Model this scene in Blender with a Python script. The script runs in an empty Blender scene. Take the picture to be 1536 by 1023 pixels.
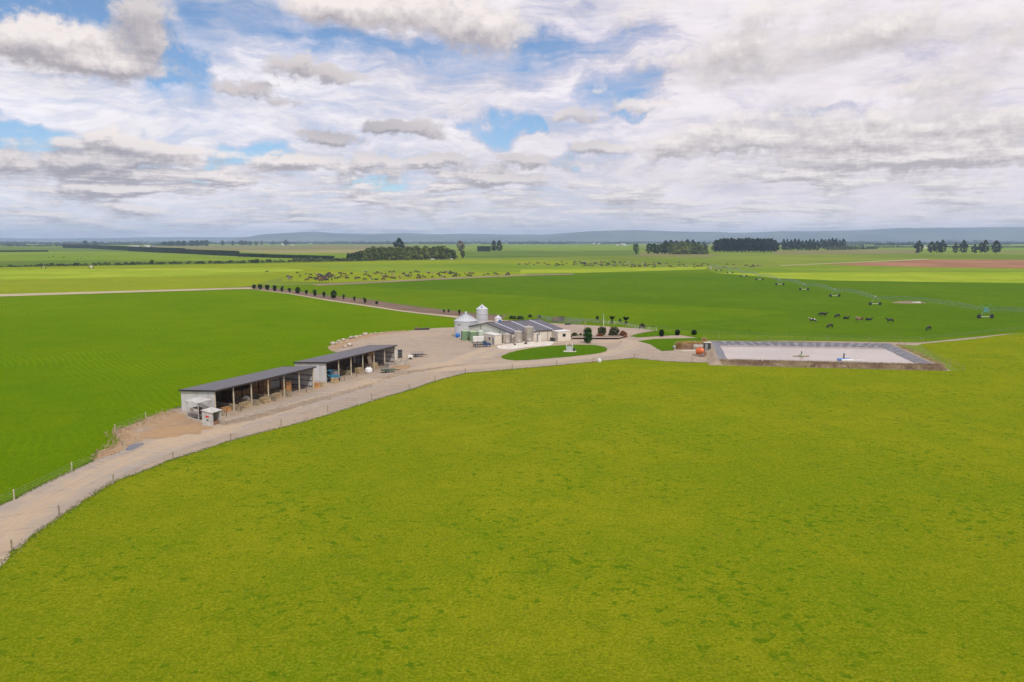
import bpy, bmesh, math, random
import numpy as np
from mathutils import Vector, Matrix, noise as mn
from mathutils.geometry import tessellate_polygon
R = math.radians
rnd = random.Random(11)
sc = bpy.context.scene
col = sc.collection

# ------------------------------------------------------------------ camera
H = 30.0
F = 1150.0
TH = math.atan(150.5 / F)
cTH, sTH = math.cos(TH), math.sin(TH)
cam = bpy.data.cameras.new("camera")
cam.sensor_width = 36.0
cam.lens = 36.0 * F / 1536.0
cam.clip_end = 200000.0
cam.clip_start = 0.5
cam_o = bpy.data.objects.new("camera", cam)
cam_o.location = (0, 0, H)
cam_o.rotation_euler = (math.pi / 2 - TH, 0, 0)
col.objects.link(cam_o)
sc.camera = cam_o

def G(x, y, z=0.0):
    """ground point (height z) seen at photo position x, y"""
    a, b = x - 768.0, 511.5 - y
    d = Vector((a, F * cTH + b * sTH, -F * sTH + b * cTH))
    t = (z - H) / d.z
    return Vector((d.x * t, d.y * t, z))

def mpp(y):
    "metres per photo pixel for something standing where the ground shows at y"
    return G(768, y).y / F * 1.0

# ------------------------------------------------------------------ materials
def new_mat(name):
    m = bpy.data.materials.new(name)
    m.use_nodes = True
    nt = m.node_tree
    nt.nodes.clear()
    out = nt.nodes.new("ShaderNodeOutputMaterial")
    p = nt.nodes.new("ShaderNodeBsdfPrincipled")
    nt.links.new(p.outputs[0], out.inputs[0])
    return m, nt, p

def setin(nt, sock, v):
    if isinstance(v, bpy.types.NodeSocket):
        nt.links.new(v, sock)
    elif isinstance(v, (tuple, list)) and len(v) == 3 and sock.type == 'RGBA':
        sock.default_value = (*v, 1)
    else:
        sock.default_value = v

def mth(nt, op, a, b=None, c=None, clamp=False):
    n = nt.nodes.new("ShaderNodeMath"); n.operation = op; n.use_clamp = clamp
    setin(nt, n.inputs[0], a)
    if b is not None: setin(nt, n.inputs[1], b)
    if c is not None: setin(nt, n.inputs[2], c)
    return n.outputs[0]

def vm(nt, op, a, b=None, out=0):
    n = nt.nodes.new("ShaderNodeVectorMath"); n.operation = op
    setin(nt, n.inputs[0], a)
    if b is not None:
        if op == 'SCALE': setin(nt, n.inputs[3], b)
        else: setin(nt, n.inputs[1], b)
    return n.outputs[out]

def mix(nt, f, a, b):
    n = nt.nodes.new("ShaderNodeMix"); n.data_type = 'RGBA'; n.clamp_factor = True
    setin(nt, n.inputs[0], f)
    setin(nt, n.inputs[6], a)
    setin(nt, n.inputs[7], b)
    return n.outputs[2]

def smooth(nt, v, lo, hi):
    n = nt.nodes.new("ShaderNodeMapRange"); n.interpolation_type = 'SMOOTHSTEP'
    setin(nt, n.inputs[0], v)
    n.inputs[1].default_value = lo; n.inputs[2].default_value = hi
    return n.outputs[0]

def noi(nt, vec, scale, detail=2, rough=.5, dist=0, out=0, dim='3D'):
    n = nt.nodes.new("ShaderNodeTexNoise"); n.noise_dimensions = dim
    if vec is not None: nt.links.new(vec, n.inputs['Vector'])
    n.inputs['Scale'].default_value = scale
    n.inputs['Detail'].default_value = detail
    n.inputs['Roughness'].default_value = rough
    n.inputs['Distortion'].default_value = dist
    return n.outputs[out]

def pos(nt):
    return nt.nodes.new("ShaderNodeNewGeometry").outputs['Position']

def objc(nt):
    return nt.nodes.new("ShaderNodeTexCoord").outputs['Object']

def mapping(nt, vec, loc=(0, 0, 0), rot=(0, 0, 0), scale=(1, 1, 1)):
    n = nt.nodes.new("ShaderNodeMapping")
    nt.links.new(vec, n.inputs[0])
    n.inputs[1].default_value = loc; n.inputs[2].default_value = rot; n.inputs[3].default_value = scale
    return n.outputs[0]

def bump(nt, p, h, strength=.5, dist=.1):
    b = nt.nodes.new("ShaderNodeBump")
    b.inputs['Strength'].default_value = strength
    b.inputs['Distance'].default_value = dist
    nt.links.new(h, b.inputs['Height'])
    nt.links.new(b.outputs[0], p.inputs['Normal'])

def plain(name, c, rough=.6, metal=0.0, var=.12, scale=2.0):
    "a painted / raw surface with faint dirt variation"
    m, nt, p = new_mat(name)
    v = objc(nt)
    n1 = noi(nt, v, scale, 4, .65)
    dark = tuple(x * (1 - var * 2.2) for x in c)
    lite = tuple(min(1, x * (1 + var * .7)) for x in c)
    setin(nt, p.inputs['Base Color'], mix(nt, smooth(nt, n1, .3, .7), dark, lite))
    p.inputs['Roughness'].default_value = rough
    p.inputs['Metallic'].default_value = metal
    return m

def corrugated(name, c, axis=0, pitch=.2, rough=.45, metal=.2, var=.1, depth=.03, stain=None):
    m, nt, p = new_mat(name)
    v = objc(nt)
    s = nt.nodes.new("ShaderNodeSeparateXYZ"); nt.links.new(v, s.inputs[0])
    w = mth(nt, 'SINE', mth(nt, 'MULTIPLY', s.outputs[axis], 2 * math.pi / pitch))
    # sheet to sheet tone differences
    fl = mth(nt, 'FLOOR', mth(nt, 'DIVIDE', s.outputs[axis], .9))
    wn = nt.nodes.new("ShaderNodeTexWhiteNoise"); wn.noise_dimensions = '1D'
    nt.links.new(fl, wn.inputs['W'])
    n1 = noi(nt, v, .8, 4, .6)
    f = mth(nt, 'ADD', mth(nt, 'MULTIPLY', wn.outputs[0], .5), mth(nt, 'MULTIPLY', n1, .6))
    cc = mix(nt, f, tuple(x * (1 - var * 1.8) for x in c), tuple(min(1, x * (1 + var)) for x in c))
    if stain:
        low = smooth(nt, mth(nt, 'ADD', s.outputs[2], mth(nt, 'MULTIPLY', noi(nt, v, 1.2, 4), 1.2)), 1.3, .4)
        cc = mix(nt, mth(nt, 'MULTIPLY', low, .5), cc, stain)
    setin(nt, p.inputs['Base Color'], cc)
    p.inputs['Roughness'].default_value = rough
    p.inputs['Metallic'].default_value = metal
    bump(nt, p, w, .6, depth)
    return m

def pasture(name, c1, c2, clump=None, clump_amt=.5, seed=0.0, stripe=None, big=60.0, far=False, brown=None):
    """grass: broad drifts of two greens, mottling at every scale, darker lush clumps, optional drill lines"""
    m, nt, p = new_mat(name)
    v = mapping(nt, pos(nt), loc=(seed * 37.1, seed * 11.7, 0))
    f = noi(nt, v, 1 / big, 3, .55)
    f2 = noi(nt, v, 1 / (big * .16), 4, .6)
    a = mth(nt, 'ADD', mth(nt, 'MULTIPLY', f, .75), mth(nt, 'MULTIPLY', f2, .45))
    a = smooth(nt, a, .42, .8)
    cc = mix(nt, a, c1, c2)
    if not far:
        m0_ = noi(nt, v, .055, 4, .6, .5)
        cc = mix(nt, mth(nt, 'MULTIPLY', smooth(nt, m0_, .46, .66), .55), cc, (c1[0] * .72, c1[1] * .98, c1[2]))
        m1_ = noi(nt, v, .16, 4, .62, .4)
        cc = mix(nt, mth(nt, 'MULTIPLY', smooth(nt, m1_, .46, .70), .50), cc, (c1[0] * .62, c1[1] * .86, c1[2] * .6))
        m2_ = noi(nt, v, .45, 5, .7, .3)
        cc = mix(nt, mth(nt, 'MULTIPLY', smooth(nt, m2_, .48, .66), .42), cc, (c1[0] * .60, c1[1] * .78, c1[2] * .6))
        n3 = noi(nt, v, 1.3, 6, .8)
        cc = mix(nt, mth(nt, 'MULTIPLY', smooth(nt, n3, .40, .60), .42), cc, (c2[0] * 1.28, c2[1] * 1.16, c2[2] * 2.2))
        n4 = noi(nt, v, 3.4, 6, .85)
        cc = mix(nt, mth(nt, 'MULTIPLY', smooth(nt, n4, .43, .57), .62), cc, (c1[0] * .62, c1[1] * .62, c1[2] * .5))
        n5 = noi(nt, v, 4.6, 4, .8)
        cc = mix(nt, mth(nt, 'MULTIPLY', smooth(nt, n5, .54, .64), .60), cc, (c2[0] * 1.45, c2[1] * 1.12, c2[2] * 4))
    if clump:
        n6 = noi(nt, v, .85, 3, .6, .12)
        n7 = noi(nt, v, .06, 2, .5)
        k = smooth(nt, mth(nt, 'ADD', mth(nt, 'ADD', n6, mth(nt, 'MULTIPLY', n7, .34)), mth(nt, 'MULTIPLY', noi(nt, v, 3.0, 4, .7), .14)), .812, .925)
        cc = mix(nt, mth(nt, 'MULTIPLY', k, clump_amt), cc, clump)
    if brown:
        n8 = noi(nt, v, .11, 4, .7)
        cc = mix(nt, mth(nt, 'MULTIPLY', smooth(nt, n8, .62, .8), .5), cc, brown)
    if stripe:
        ang, pitch, amt = stripe
        vs = mapping(nt, pos(nt), rot=(0, 0, R(ang)))
        vs = vm(nt, 'ADD', vs, vm(nt, 'SCALE', noi(nt, v, .03, 2, .5, out=1), 9.0))
        w = nt.nodes.new("ShaderNodeTexWave"); nt.links.new(vs, w.inputs[0])
        w.inputs['Scale'].default_value = 1 / pitch * .314
        w.inputs['Distortion'].default_value = 1.5
        w.inputs['Detail'].default_value = 3
        w.inputs['Detail Scale'].default_value = .6
        patch = smooth(nt, noi(nt, v, .018, 2, .5), .42, .62)
        cc = mix(nt, mth(nt, 'MULTIPLY', mth(nt, 'MULTIPLY', smooth(nt, w.outputs['Fac'], .5, 1), patch), amt), cc, tuple(x * 1.5 for x in c2))
    setin(nt, p.inputs['Base Color'], cc)
    p.inputs['Roughness'].default_value = 1.0
    p.inputs['Specular IOR Level'].default_value = 0.0
    if not far:
        h = mth(nt, 'ADD', noi(nt, v, 7.0, 4, .75), mth(nt, 'MULTIPLY', noi(nt, v, .8, 3, .6), 2.0))
        bump(nt, p, h, .9, .16)
    return m

def gravel(name, base, tan, brown, brown_amt=.5, lanes=False, seed=0.0):
    m, nt, p = new_mat(name)
    v = mapping(nt, pos(nt), loc=(seed * 7.3, seed * 3.1, 0))
    n1 = noi(nt, v, .05, 4, .6, .6)
    n2 = noi(nt, v, .35, 5, .65, .3)
    n3 = noi(nt, v, 6.0, 5, .8)
    cc = mix(nt, smooth(nt, n1, .38, .62), base, tan)
    cc = mix(nt, mth(nt, 'MULTIPLY', smooth(nt, n2, .5, .72), brown_amt), cc, brown)
    vs = mapping(nt, vm(nt, 'ADD', v, vm(nt, 'SCALE', noi(nt, v, .025, 2, .5, out=1), 30.0)), rot=(0, 0, R(-32)), scale=(.05, .9, 1))
    n9 = noi(nt, vs, 1.0, 5, .7)
    cc = mix(nt, mth(nt, 'MULTIPLY', smooth(nt, n9, .46, .62), .85), cc, tan)
    n10 = noi(nt, vs, 2.3, 4, .7)
    cc = mix(nt, mth(nt, 'MULTIPLY', smooth(nt, n10, .52, .66), .65), cc, brown)
    if lanes:
        uv = nt.nodes.new("ShaderNodeTexCoord").outputs['UV']
        s = nt.nodes.new("ShaderNodeSeparateXYZ"); nt.links.new(uv, s.inputs[0])
        wob = mth(nt, 'MULTIPLY', mth(nt, 'SUBTRACT', noi(nt, v, .12, 3, .6), .5), .14)
        u = mth(nt, 'ADD', s.outputs[0], wob)
        lane = None
        for c0, wd in ((.33, .075), (.46, .05), (.60, .08), (.70, .05)):
            d = mth(nt, 'ABSOLUTE', mth(nt, 'SUBTRACT', u, c0))
            k = smooth(nt, d, wd * 1.6, wd * .25)
            lane = k if lane is None else mth(nt, 'MAXIMUM', lane, k)
        lane = mth(nt, 'MULTIPLY', lane, smooth(nt, n2, .25, .6))
        cc = mix(nt, mth(nt, 'MULTIPLY', lane, .85), cc, tan)
        fine = noi(nt, mapping(nt, uv, scale=(14, .5, 1)), 1.0, 5, .7, .2)
        cc = mix(nt, mth(nt, 'MULTIPLY', smooth(nt, fine, .45, .62), .55), cc, base)
        cc = mix(nt, mth(nt, 'MULTIPLY', smooth(nt, fine, .52, .40), .25), cc, brown)
        edge = smooth(nt, mth(nt, 'ABSOLUTE', mth(nt, 'SUBTRACT', u, .5)), .38, .46)
        cc = mix(nt, mth(nt, 'MULTIPLY', edge, .45), cc, tuple(x * 1.05 for x in base))
    # stones
    cc = mix(nt, mth(nt, 'MULTIPLY', smooth(nt, n3, .3, .7), .30), cc, tuple(x * .66 for x in base))
    n4 = noi(nt, v, 14.0, 3, .8)
    cc = mix(nt, mth(nt, 'MULTIPLY', smooth(nt, n4, .58, .7), .35), cc, tuple(min(1, x * 1.35) for x in base))
    setin(nt, p.inputs['Base Color'], cc)
    p.inputs['Roughness'].default_value = .9
    p.inputs['Specular IOR Level'].default_value = .2
    h = mth(nt, 'ADD', n3, mth(nt, 'MULTIPLY', n2, 1.5))
    bump(nt, p, h, .8, .10)
    return m

def foliage(name, dark, lite, rough=.7, scale=.6):
    m, nt, p = new_mat(name)
    v = objc(nt)
    n1 = noi(nt, v, scale, 3, .6)
    oi = nt.nodes.new("ShaderNodeObjectInfo")
    f = mth(nt, 'ADD', smooth(nt, n1, .3, .7), mth(nt, 'MULTIPLY', mth(nt, 'SUBTRACT', oi.outputs['Random'], .5), .5), clamp=True)
    setin(nt, p.inputs['Base Color'], mix(nt, f, dark, lite))
    p.inputs['Roughness'].default_value = rough
    p.inputs['Specular IOR Level'].default_value = .2
    return m

M = {}
M['ground'] = pasture('far_pasture', (.12, .175, .022), (.20, .25, .035), far=True, big=420.0, seed=3)
M['fore'] = pasture('foreground_pasture', (.150, .216, .0045), (.252, .276, .0075), clump=(.066, .145, .004), clump_amt=.75, seed=1, big=30, brown=(.24, .19, .02))
M['left'] = pasture('left_pasture', (.096, .190, .0014), (.146, .230, .0020), clump=(.060, .135, .002), clump_amt=.3, seed=2, stripe=(-38, 1.5, .20), big=60, brown=(.15, .18, .015))
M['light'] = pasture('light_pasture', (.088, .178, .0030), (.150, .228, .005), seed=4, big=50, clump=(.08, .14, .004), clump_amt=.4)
M['pale'] = pasture('pale_pasture', (.18, .255, .010), (.29, .33, .016), seed=14, big=70, clump=(.10, .16, .01), clump_amt=.3)
M['right'] = pasture('pivot_pasture', (.070, .152, .0040), (.116, .198, .006), seed=5, big=80, brown=(.13, .16, .02))
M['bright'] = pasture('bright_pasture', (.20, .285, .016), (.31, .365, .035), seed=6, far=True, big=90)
M['mid'] = pasture('mid_pasture', (.125, .205, .016), (.205, .265, .028), seed=7, far=True, big=160)
M['dull'] = pasture('dull_pasture', (.085, .145, .022), (.14, .19, .035), seed=8, far=True, big=200)
M['tan'] = pasture('dry_paddock', (.22, .20, .08), (.30, .27, .12), seed=9, far=True, big=120)
M['redsoil'] = pasture('tilled_soil', (.25, .125, .075), (.34, .19, .11), seed=10, far=True, big=90)
M['brownfield'] = pasture('brown_paddock', (.165, .165, .06), (.22, .205, .085), seed=12, far=True, big=150)
M['lawn'] = pasture('lawn', (.066, .150, .0030), (.104, .195, .0040), seed=13, big=14)
M['yard'] = gravel('gravel', (.335, .275, .22), (.41, .32, .235), (.22, .165, .12), .5)
M['track'] = gravel('worn_gravel', (.335, .295, .26), (.52, .385, .245), (.27, .21, .165), .35, lanes=True, seed=2)
M['paletrack'] = gravel('pale_track', (.40, .34, .22), (.46, .385, .24), (.27, .22, .11), .5, seed=4)
M['soil'] = gravel('reddish_soil', (.215, .145, .105), (.29, .215, .155), (.13, .085, .06), .6, seed=5)
M['darksoil'] = gravel('dark_reddish_soil', (.135, .085, .058), (.21, .14, .10), (.07, .055, .03), .7, seed=25)
M['mud'] = gravel('churned_gravel', (.285, .225, .17), (.36, .285, .205), (.19, .135, .095), .7, seed=15)
M['orangesoil'] = gravel('orange_soil', (.33, .25, .18), (.40, .255, .13), (.22, .15, .09), .6, seed=6)
M['loaf'] = gravel('loafing_pad', (.36, .275, .22), (.43, .345, .27), (.23, .165, .13), .5, seed=7)
M['drygrass'] = foliage('dry_grass', (.29, .19, .115), (.48, .37, .22), scale=.35)
M['grassblade'] = foliage('grass_blades', (.08, .13, .004), (.14, .19, .006), scale=.5)
M['darkblade'] = foliage('lush_blades', (.055, .125, .003), (.09, .165, .004), scale=.5)

def water_mat(name, c, rough, ior=1.33, wave=.02):
    m, nt, p = new_mat(name)
    v = pos(nt)
    n = noi(nt, v, .08, 3, .6)
    setin(nt, p.inputs['Base Color'], mix(nt, smooth(nt, n, .3, .7), tuple(x * .88 for x in c), c))
    p.inputs['Roughness'].default_value = rough
    p.inputs['IOR'].default_value = ior
    bump(nt, p, noi(nt, v, 1.4, 3, .6), .12, wave)
    return m
M['pond'] = water_mat('slurry_water', (.42, .34, .30), .06)
M['puddle'] = water_mat('puddle_water', (.16, .14, .13), .04)

def liner_mat():
    m, nt, p = new_mat('pond_liner_plastic')
    uv = nt.nodes.new("ShaderNodeTexCoord").outputs['UV']
    s = nt.nodes.new("ShaderNodeSeparateXYZ"); nt.links.new(uv, s.inputs[0])
    w = mth(nt, 'SINE', mth(nt, 'MULTIPLY', s.outputs[0], 2 * math.pi / 2.6))
    n = noi(nt, pos(nt), .9, 4, .6, 1.0)
    k = smooth(nt, mth(nt, 'ADD', mth(nt, 'MULTIPLY', w, .10), n), .34, .68)
    setin(nt, p.inputs['Base Color'], mix(nt, k, (.085, .082, .095), (.205, .20, .225)))
    p.inputs['Roughness'].default_value = .38
    bump(nt, p, k, .8, .25)
    return m
M['liner'] = liner_mat()
M['roof'] = corrugated('dark_roof_steel', (.105, .088, .098), axis=0, pitch=.25, rough=.42, metal=.25, var=.08)
M['trim'] = plain('dark_trim', (.035, .03, .032), .5)
M['clad'] = corrugated('grey_steel_cladding', (.56, .56, .565), axis=0, pitch=.3, rough=.45, metal=.15, var=.10, stain=(.36, .27, .19))
M['cladside'] = corrugated('grey_steel_end_cladding', (.60, .595, .60), axis=1, pitch=.3, rough=.45, metal=.15, var=.12, stain=(.38, .30, .22))
M['timber'] = plain('weathered_timber', (.34, .28, .19), .8, var=.2, scale=1.5)
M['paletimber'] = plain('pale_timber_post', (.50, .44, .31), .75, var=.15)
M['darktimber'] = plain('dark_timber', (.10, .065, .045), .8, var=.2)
M['concrete'] = plain('concrete', (.42, .38, .33), .85, var=.2, scale=1.0)
M['paleconcrete'] = plain('pale_concrete', (.64, .59, .52), .85, var=.12, scale=.6)
M['galv'] = corrugated('galvanised_steel', (.66, .67, .70), axis=2, pitch=.35, rough=.33, metal=.55, var=.08, depth=.02)
M['galvroof'] = plain('galvanised_roof', (.66, .68, .71), .35, .5, var=.06)
M['whitepaint'] = plain('white_paint', (.66, .65, .62), .5, var=.06)
M['cream'] = plain('cream_panel', (.66, .60, .51), .55, var=.06)
M['creamwall'] = plain('pale_wall_panel', (.60, .61, .54), .55, var=.07)
M['darkroof'] = corrugated('dairy_roof_steel', (.095, .088, .105), axis=0, pitch=.25, rough=.4, metal=.25, var=.12)
M['skylight'] = plain('skylight_sheet', (.42, .42, .50), .3, var=.08)
M['stainless'] = plain('stainless_steel', (.60, .54, .49), .32, .7, var=.10, scale=1.2)
M['greentank'] = plain('green_plastic', (.17, .27, .15), .5, var=.08)
M['greentop'] = plain('faded_green_plastic', (.36, .46, .27), .5, var=.08)
M['palegreen'] = plain('pale_green_plastic', (.50, .56, .47), .5, var=.06)
M['blue'] = plain('blue_plastic', (.02, .16, .50), .4, var=.1)
M['bluepaint'] = plain('blue_vehicle_paint', (.02, .06, .17), .25, var=.05)
M['tractorblue'] = plain('blue_machine_paint', (.05, .22, .36), .35, var=.1)
M['black'] = plain('black_rubber', (.018, .018, .018), .7, var=.1)
M['blackpaint'] = plain('black_steel', (.04, .04, .045), .5, var=.1)
M['greysteel'] = plain('grey_steel', (.30, .30, .31), .45, .4, var=.1)
M['glass'] = plain('dark_window_glass', (.03, .035, .04), .08, var=.05)
M['orange'] = plain('orange_paint', (.55, .11, .015), .4, var=.12)
M['rust'] = plain('rusty_steel', (.26, .14, .08), .75, var=.25)
M['straw'] = plain('golden_straw', (.50, .24, .07), .9, var=.3, scale=1.6)
M['paleStraw'] = plain('pale_straw', (.40, .29, .15), .9, var=.25, scale=1.6)
M['hay'] = plain('dark_hay', (.17, .085, .035), .9, var=.3, scale=1.6)
M['bag'] = plain('white_woven_bag', (.74, .74, .73), .7, var=.06)
M['red'] = plain('red_paint', (.55, .04, .03), .5)
M['green'] = plain('green_machine_paint', (.05, .12, .06), .45, var=.15)
M['rock'] = plain('pale_rock', (.52, .45, .36), .9, var=.25, scale=1.0)
M['pivot'] = plain('galvanised_truss', (.24, .33, .31), .5, .3, var=.08)
M['pivotpale'] = plain('pale_steel_beam', (.62, .62, .52), .5, .1, var=.08)
M['teal'] = plain('teal_paint', (.12, .38, .36), .45)
M['bark'] = plain('bark', (.12, .09, .065), .9, var=.25, scale=1.0)
M['dullwhite'] = plain('weathered_white_paint', (.50, .49, .46), .6, var=.12)
M['panel'] = plain('beige_board', (.60, .50, .34), .7, var=.1)
M['black_hide'] = plain('black_hide', (.012, .011, .011), .6, var=.1)
M['brown_hide'] = plain('brown_hide', (.10, .035, .02), .6, var=.2)
M['tan_hide'] = plain('tan_hide', (.34, .22, .13), .6, var=.2)
def patched():
    m, nt, p = new_mat('black_and_white_hide')
    n = noi(nt, objc(nt), 1.5, 2, .4)
    setin(nt, p.inputs['Base Color'], mix(nt, smooth(nt, n, .5, .52), (.012, .012, .012), (.68, .64, .60)))
    p.inputs['Roughness'].default_value = .6
    return m
M['patched_hide'] = patched()
M['pine'] = foliage('pine_needles', (.010, .022, .008), (.034, .056, .018), scale=.12)
M['willow'] = foliage('willow_leaves', (.085, .125, .025), (.27, .30, .085), scale=.08)
M['broad'] = foliage('broad_leaves', (.025, .055, .012), (.075, .115, .025), scale=.15)
M['conedark'] = foliage('glossy_green_leaves', (.015, .055, .008), (.050, .115, .015), scale=.8)
M['topiary'] = foliage('clipped_dark_leaves', (.006, .020, .006), (.018, .042, .010), scale=1.2)
M['shrub'] = foliage('shrub_leaves', (.035, .055, .015), (.13, .15, .05), scale=.5)
M['copper'] = foliage('copper_twigs', (.10, .065, .045), (.21, .145, .10), scale=.2)
M['purplewood'] = foliage('leafless_twigs', (.075, .062, .062), (.15, .12, .11), scale=.1)
M['olive'] = foliage('olive_leaves', (.045, .055, .02), (.15, .15, .06), scale=.8)
M['rustleaf'] = foliage('rusty_leaves', (.14, .055, .025), (.30, .14, .06), scale=1.2)
M['flax'] = foliage('tan_blades', (.34, .22, .08), (.60, .43, .18), scale=.8)
M['hedge'] = foliage('hedge_leaves', (.008, .020, .008), (.026, .045, .014), scale=.1)

def hill_mat():
    m, nt, p = new_mat('hill_grass')
    v = pos(nt)
    n = noi(nt, v, .0007, 5, .6)
    setin(nt, p.inputs['Base Color'], mix(nt, smooth(nt, n, .35, .65), (.055, .075, .065), (.12, .135, .10)))
    p.inputs['Roughness'].default_value = 1
    return m
M['hill'] = hill_mat()

# ------------------------------------------------------------------ object helpers
def link(o, parent=None):
    col.objects.link(o)
    if parent is not None: o.parent = parent
    return o

def tag(o, label=None, cat=None, group=None, kind=None):
    if label: o['label'] = label
    if cat: o['category'] = cat
    if group: o['group'] = group
    if kind: o['kind'] = kind
    return o

def thing(name, label, cat, loc=(0, 0, 0), rz=0.0, group=None):
    o = bpy.data.objects.new(name, None)
    o.empty_display_size = .5
    o.location = loc; o.rotation_euler = (0, 0, rz)
    link(o)
    return tag(o, label, cat, group)

class MB:
    def __init__(s):
        s.bm = bmesh.new()
    def box(s, c, size, rz=0.0, ry=0.0, rx=0.0, taper=None):
        r = bmesh.ops.create_cube(s.bm, size=1.0)
        m = Matrix.Translation(c) @ Matrix.Rotation(rz, 4, 'Z') @ Matrix.Rotation(ry, 4, 'Y') @ Matrix.Rotation(rx, 4, 'X') @ Matrix.Diagonal((*size, 1))
        if taper:
            for v in r['verts']:
                if v.co.z > 0: v.co.x *= taper; v.co.y *= taper
        bmesh.ops.transform(s.bm, matrix=m, verts=r['verts'])
        return s
    def beam(s, a, b, w, h=None):
        a, b = Vector(a), Vector(b); d = b - a
        if d.length < 1e-5: return s
        q = d.to_track_quat('X', 'Z').to_matrix().to_4x4()
        r = bmesh.ops.create_cube(s.bm, size=1.0)
        bmesh.ops.transform(s.bm, matrix=Matrix.Translation((a + b) / 2) @ q @ Matrix.Diagonal((d.length, w, h or w, 1)), verts=r['verts'])
        return s
    def cyl(s, a, b, r1, r2=None, seg=16):
        a, b = Vector(a), Vector(b); d = b - a
        q = d.to_track_quat('Z', 'Y').to_matrix().to_4x4()
        r = bmesh.ops.create_cone(s.bm, cap_ends=True, segments=seg, radius1=r1, radius2=r1 if r2 is None else r2, depth=d.length)
        bmesh.ops.transform(s.bm, matrix=Matrix.Translation((a + b) / 2) @ q, verts=r['verts'])
        return s
    def ball(s, c, r, sc_=(1, 1, 1), sub=2):
        q = bmesh.ops.create_icosphere(s.bm, subdivisions=sub, radius=r)
        bmesh.ops.transform(s.bm, matrix=Matrix.Translation(c) @ Matrix.Diagonal((*sc_, 1)), verts=q['verts'])
        return s
    def lathe(s, prof, c=(0, 0, 0), seg=24):
        "prof: list of (radius, z) from bottom to top"
        rings = []
        for r, z in prof:
            rings.append([s.bm.verts.new((c[0] + r * math.cos(2 * math.pi * i / seg), c[1] + r * math.sin(2 * math.pi * i / seg), c[2] + z)) for i in range(seg)])
        for a, b in zip(rings, rings[1:]):
            for i in range(seg):
                s.bm.faces.new((a[i], a[(i + 1) % seg], b[(i + 1) % seg], b[i]))
        s.bm.faces.new(rings[-1]); s.bm.faces.new(rings[0][::-1])
        return s
    def hexa(s, p):
        "eight corners: bottom loop then top loop"
        v = [s.bm.verts.new(q) for q in p]
        for f in ((3, 2, 1, 0), (4, 5, 6, 7), (0, 1, 5, 4), (1, 2, 6, 5), (2, 3, 7, 6), (3, 0, 4, 7)):
            s.bm.faces.new([v[i] for i in f])
        return s
    def prism(s, pts, y0, y1):
        "polygon in x,z pulled along y"
        a = [s.bm.verts.new((x, y0, z)) for x, z in pts]; b = [s.bm.verts.new((x, y1, z)) for x, z in pts]
        n = len(pts)
        s.bm.faces.new(a[::-1]); s.bm.faces.new(b)
        for i in range(n): s.bm.faces.new((a[i], a[(i + 1) % n], b[(i + 1) % n], b[i]))
        return s
    def build(s, name, mat, parent=None, label=None, smooth_=False, bevel=0.0):
        bmesh.ops.recalc_face_normals(s.bm, faces=s.bm.faces)
        if bevel:
            bmesh.ops.bevel(s.bm, geom=list(s.bm.edges), offset=bevel, segments=2, affect='EDGES', profile=.6)
        me = bpy.data.meshes.new(name); s.bm.to_mesh(me); s.bm.free()
        me.materials.append(mat)
        if smooth_:
            for f in me.polygons: f.use_smooth = True
            try: me.set_sharp_from_angle(angle=R(40))
            except Exception: pass
        o = bpy.data.objects.new(name, me)
        link(o, parent)
        if label: o['label'] = label
        return o

def np_mesh(name, V, nper, mat, parent=None):
    "faces of nper consecutive vertices each"
    V = np.asarray(V, dtype=np.float32).reshape(-1, 3)
    n = len(V); nf = n // nper
    me = bpy.data.meshes.new(name)
    me.vertices.add(n); me.vertices.foreach_set('co', V.ravel())
    me.loops.add(n); me.loops.foreach_set('vertex_index', np.arange(n, dtype=np.int32))
    me.polygons.add(nf); me.polygons.foreach_set('loop_start', np.arange(0, n, nper, dtype=np.int32))
    me.update(calc_edges=True)
    me.materials.append(mat)
    o = bpy.data.objects.new(name, me)
    if parent is not False: link(o, parent)
    return o

nr = np.random.RandomState(5)
def leaf_quads(P, size, flat=0.0):
    "randomly turned quads round points P"
    n = len(P)
    a = nr.normal(size=(n, 3)); a /= np.linalg.norm(a, axis=1)[:, None]
    b = nr.normal(size=(n, 3)); b -= (a * b).sum(1)[:, None] * a; b /= np.linalg.norm(b, axis=1)[:, None]
    s = size * nr.uniform(.6, 1.3, size=(n, 1))
    b *= .7
    a[:, 2] *= .7; b[:, 2] *= .7
    return np.stack([P - a * s - b * s * .5, P + a * s * .2 - b * s, P + a * s + b * s * .3, P - a * s * .3 + b * s], axis=1).reshape(-1, 3)

# ---- polygons on the ground
def ragged(pts, step=3.0, amp=.5, freq=.25, closed=True):
    out = []
    n = len(pts)
    for i in range(n if closed else n - 1):
        a, b = pts[i], pts[(i + 1) % n]
        d = (b - a).length; k = max(1, min(400, int(d / step)))
        nrm = Vector((-(b - a).y, (b - a).x, 0)).normalized() if d > 0 else Vector((0, 0, 0))
        for j in range(k):
            p = a.lerp(b, j / k)
            o = mn.noise(Vector((p.x * freq, p.y * freq, 3.1))) + .5 * mn.noise(Vector((p.x * freq * 3.1, p.y * freq * 3.1, 7.7)))
            out.append(p + nrm * o * amp * 1.6)
    if not closed: out.append(pts[-1])
    return out

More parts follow.
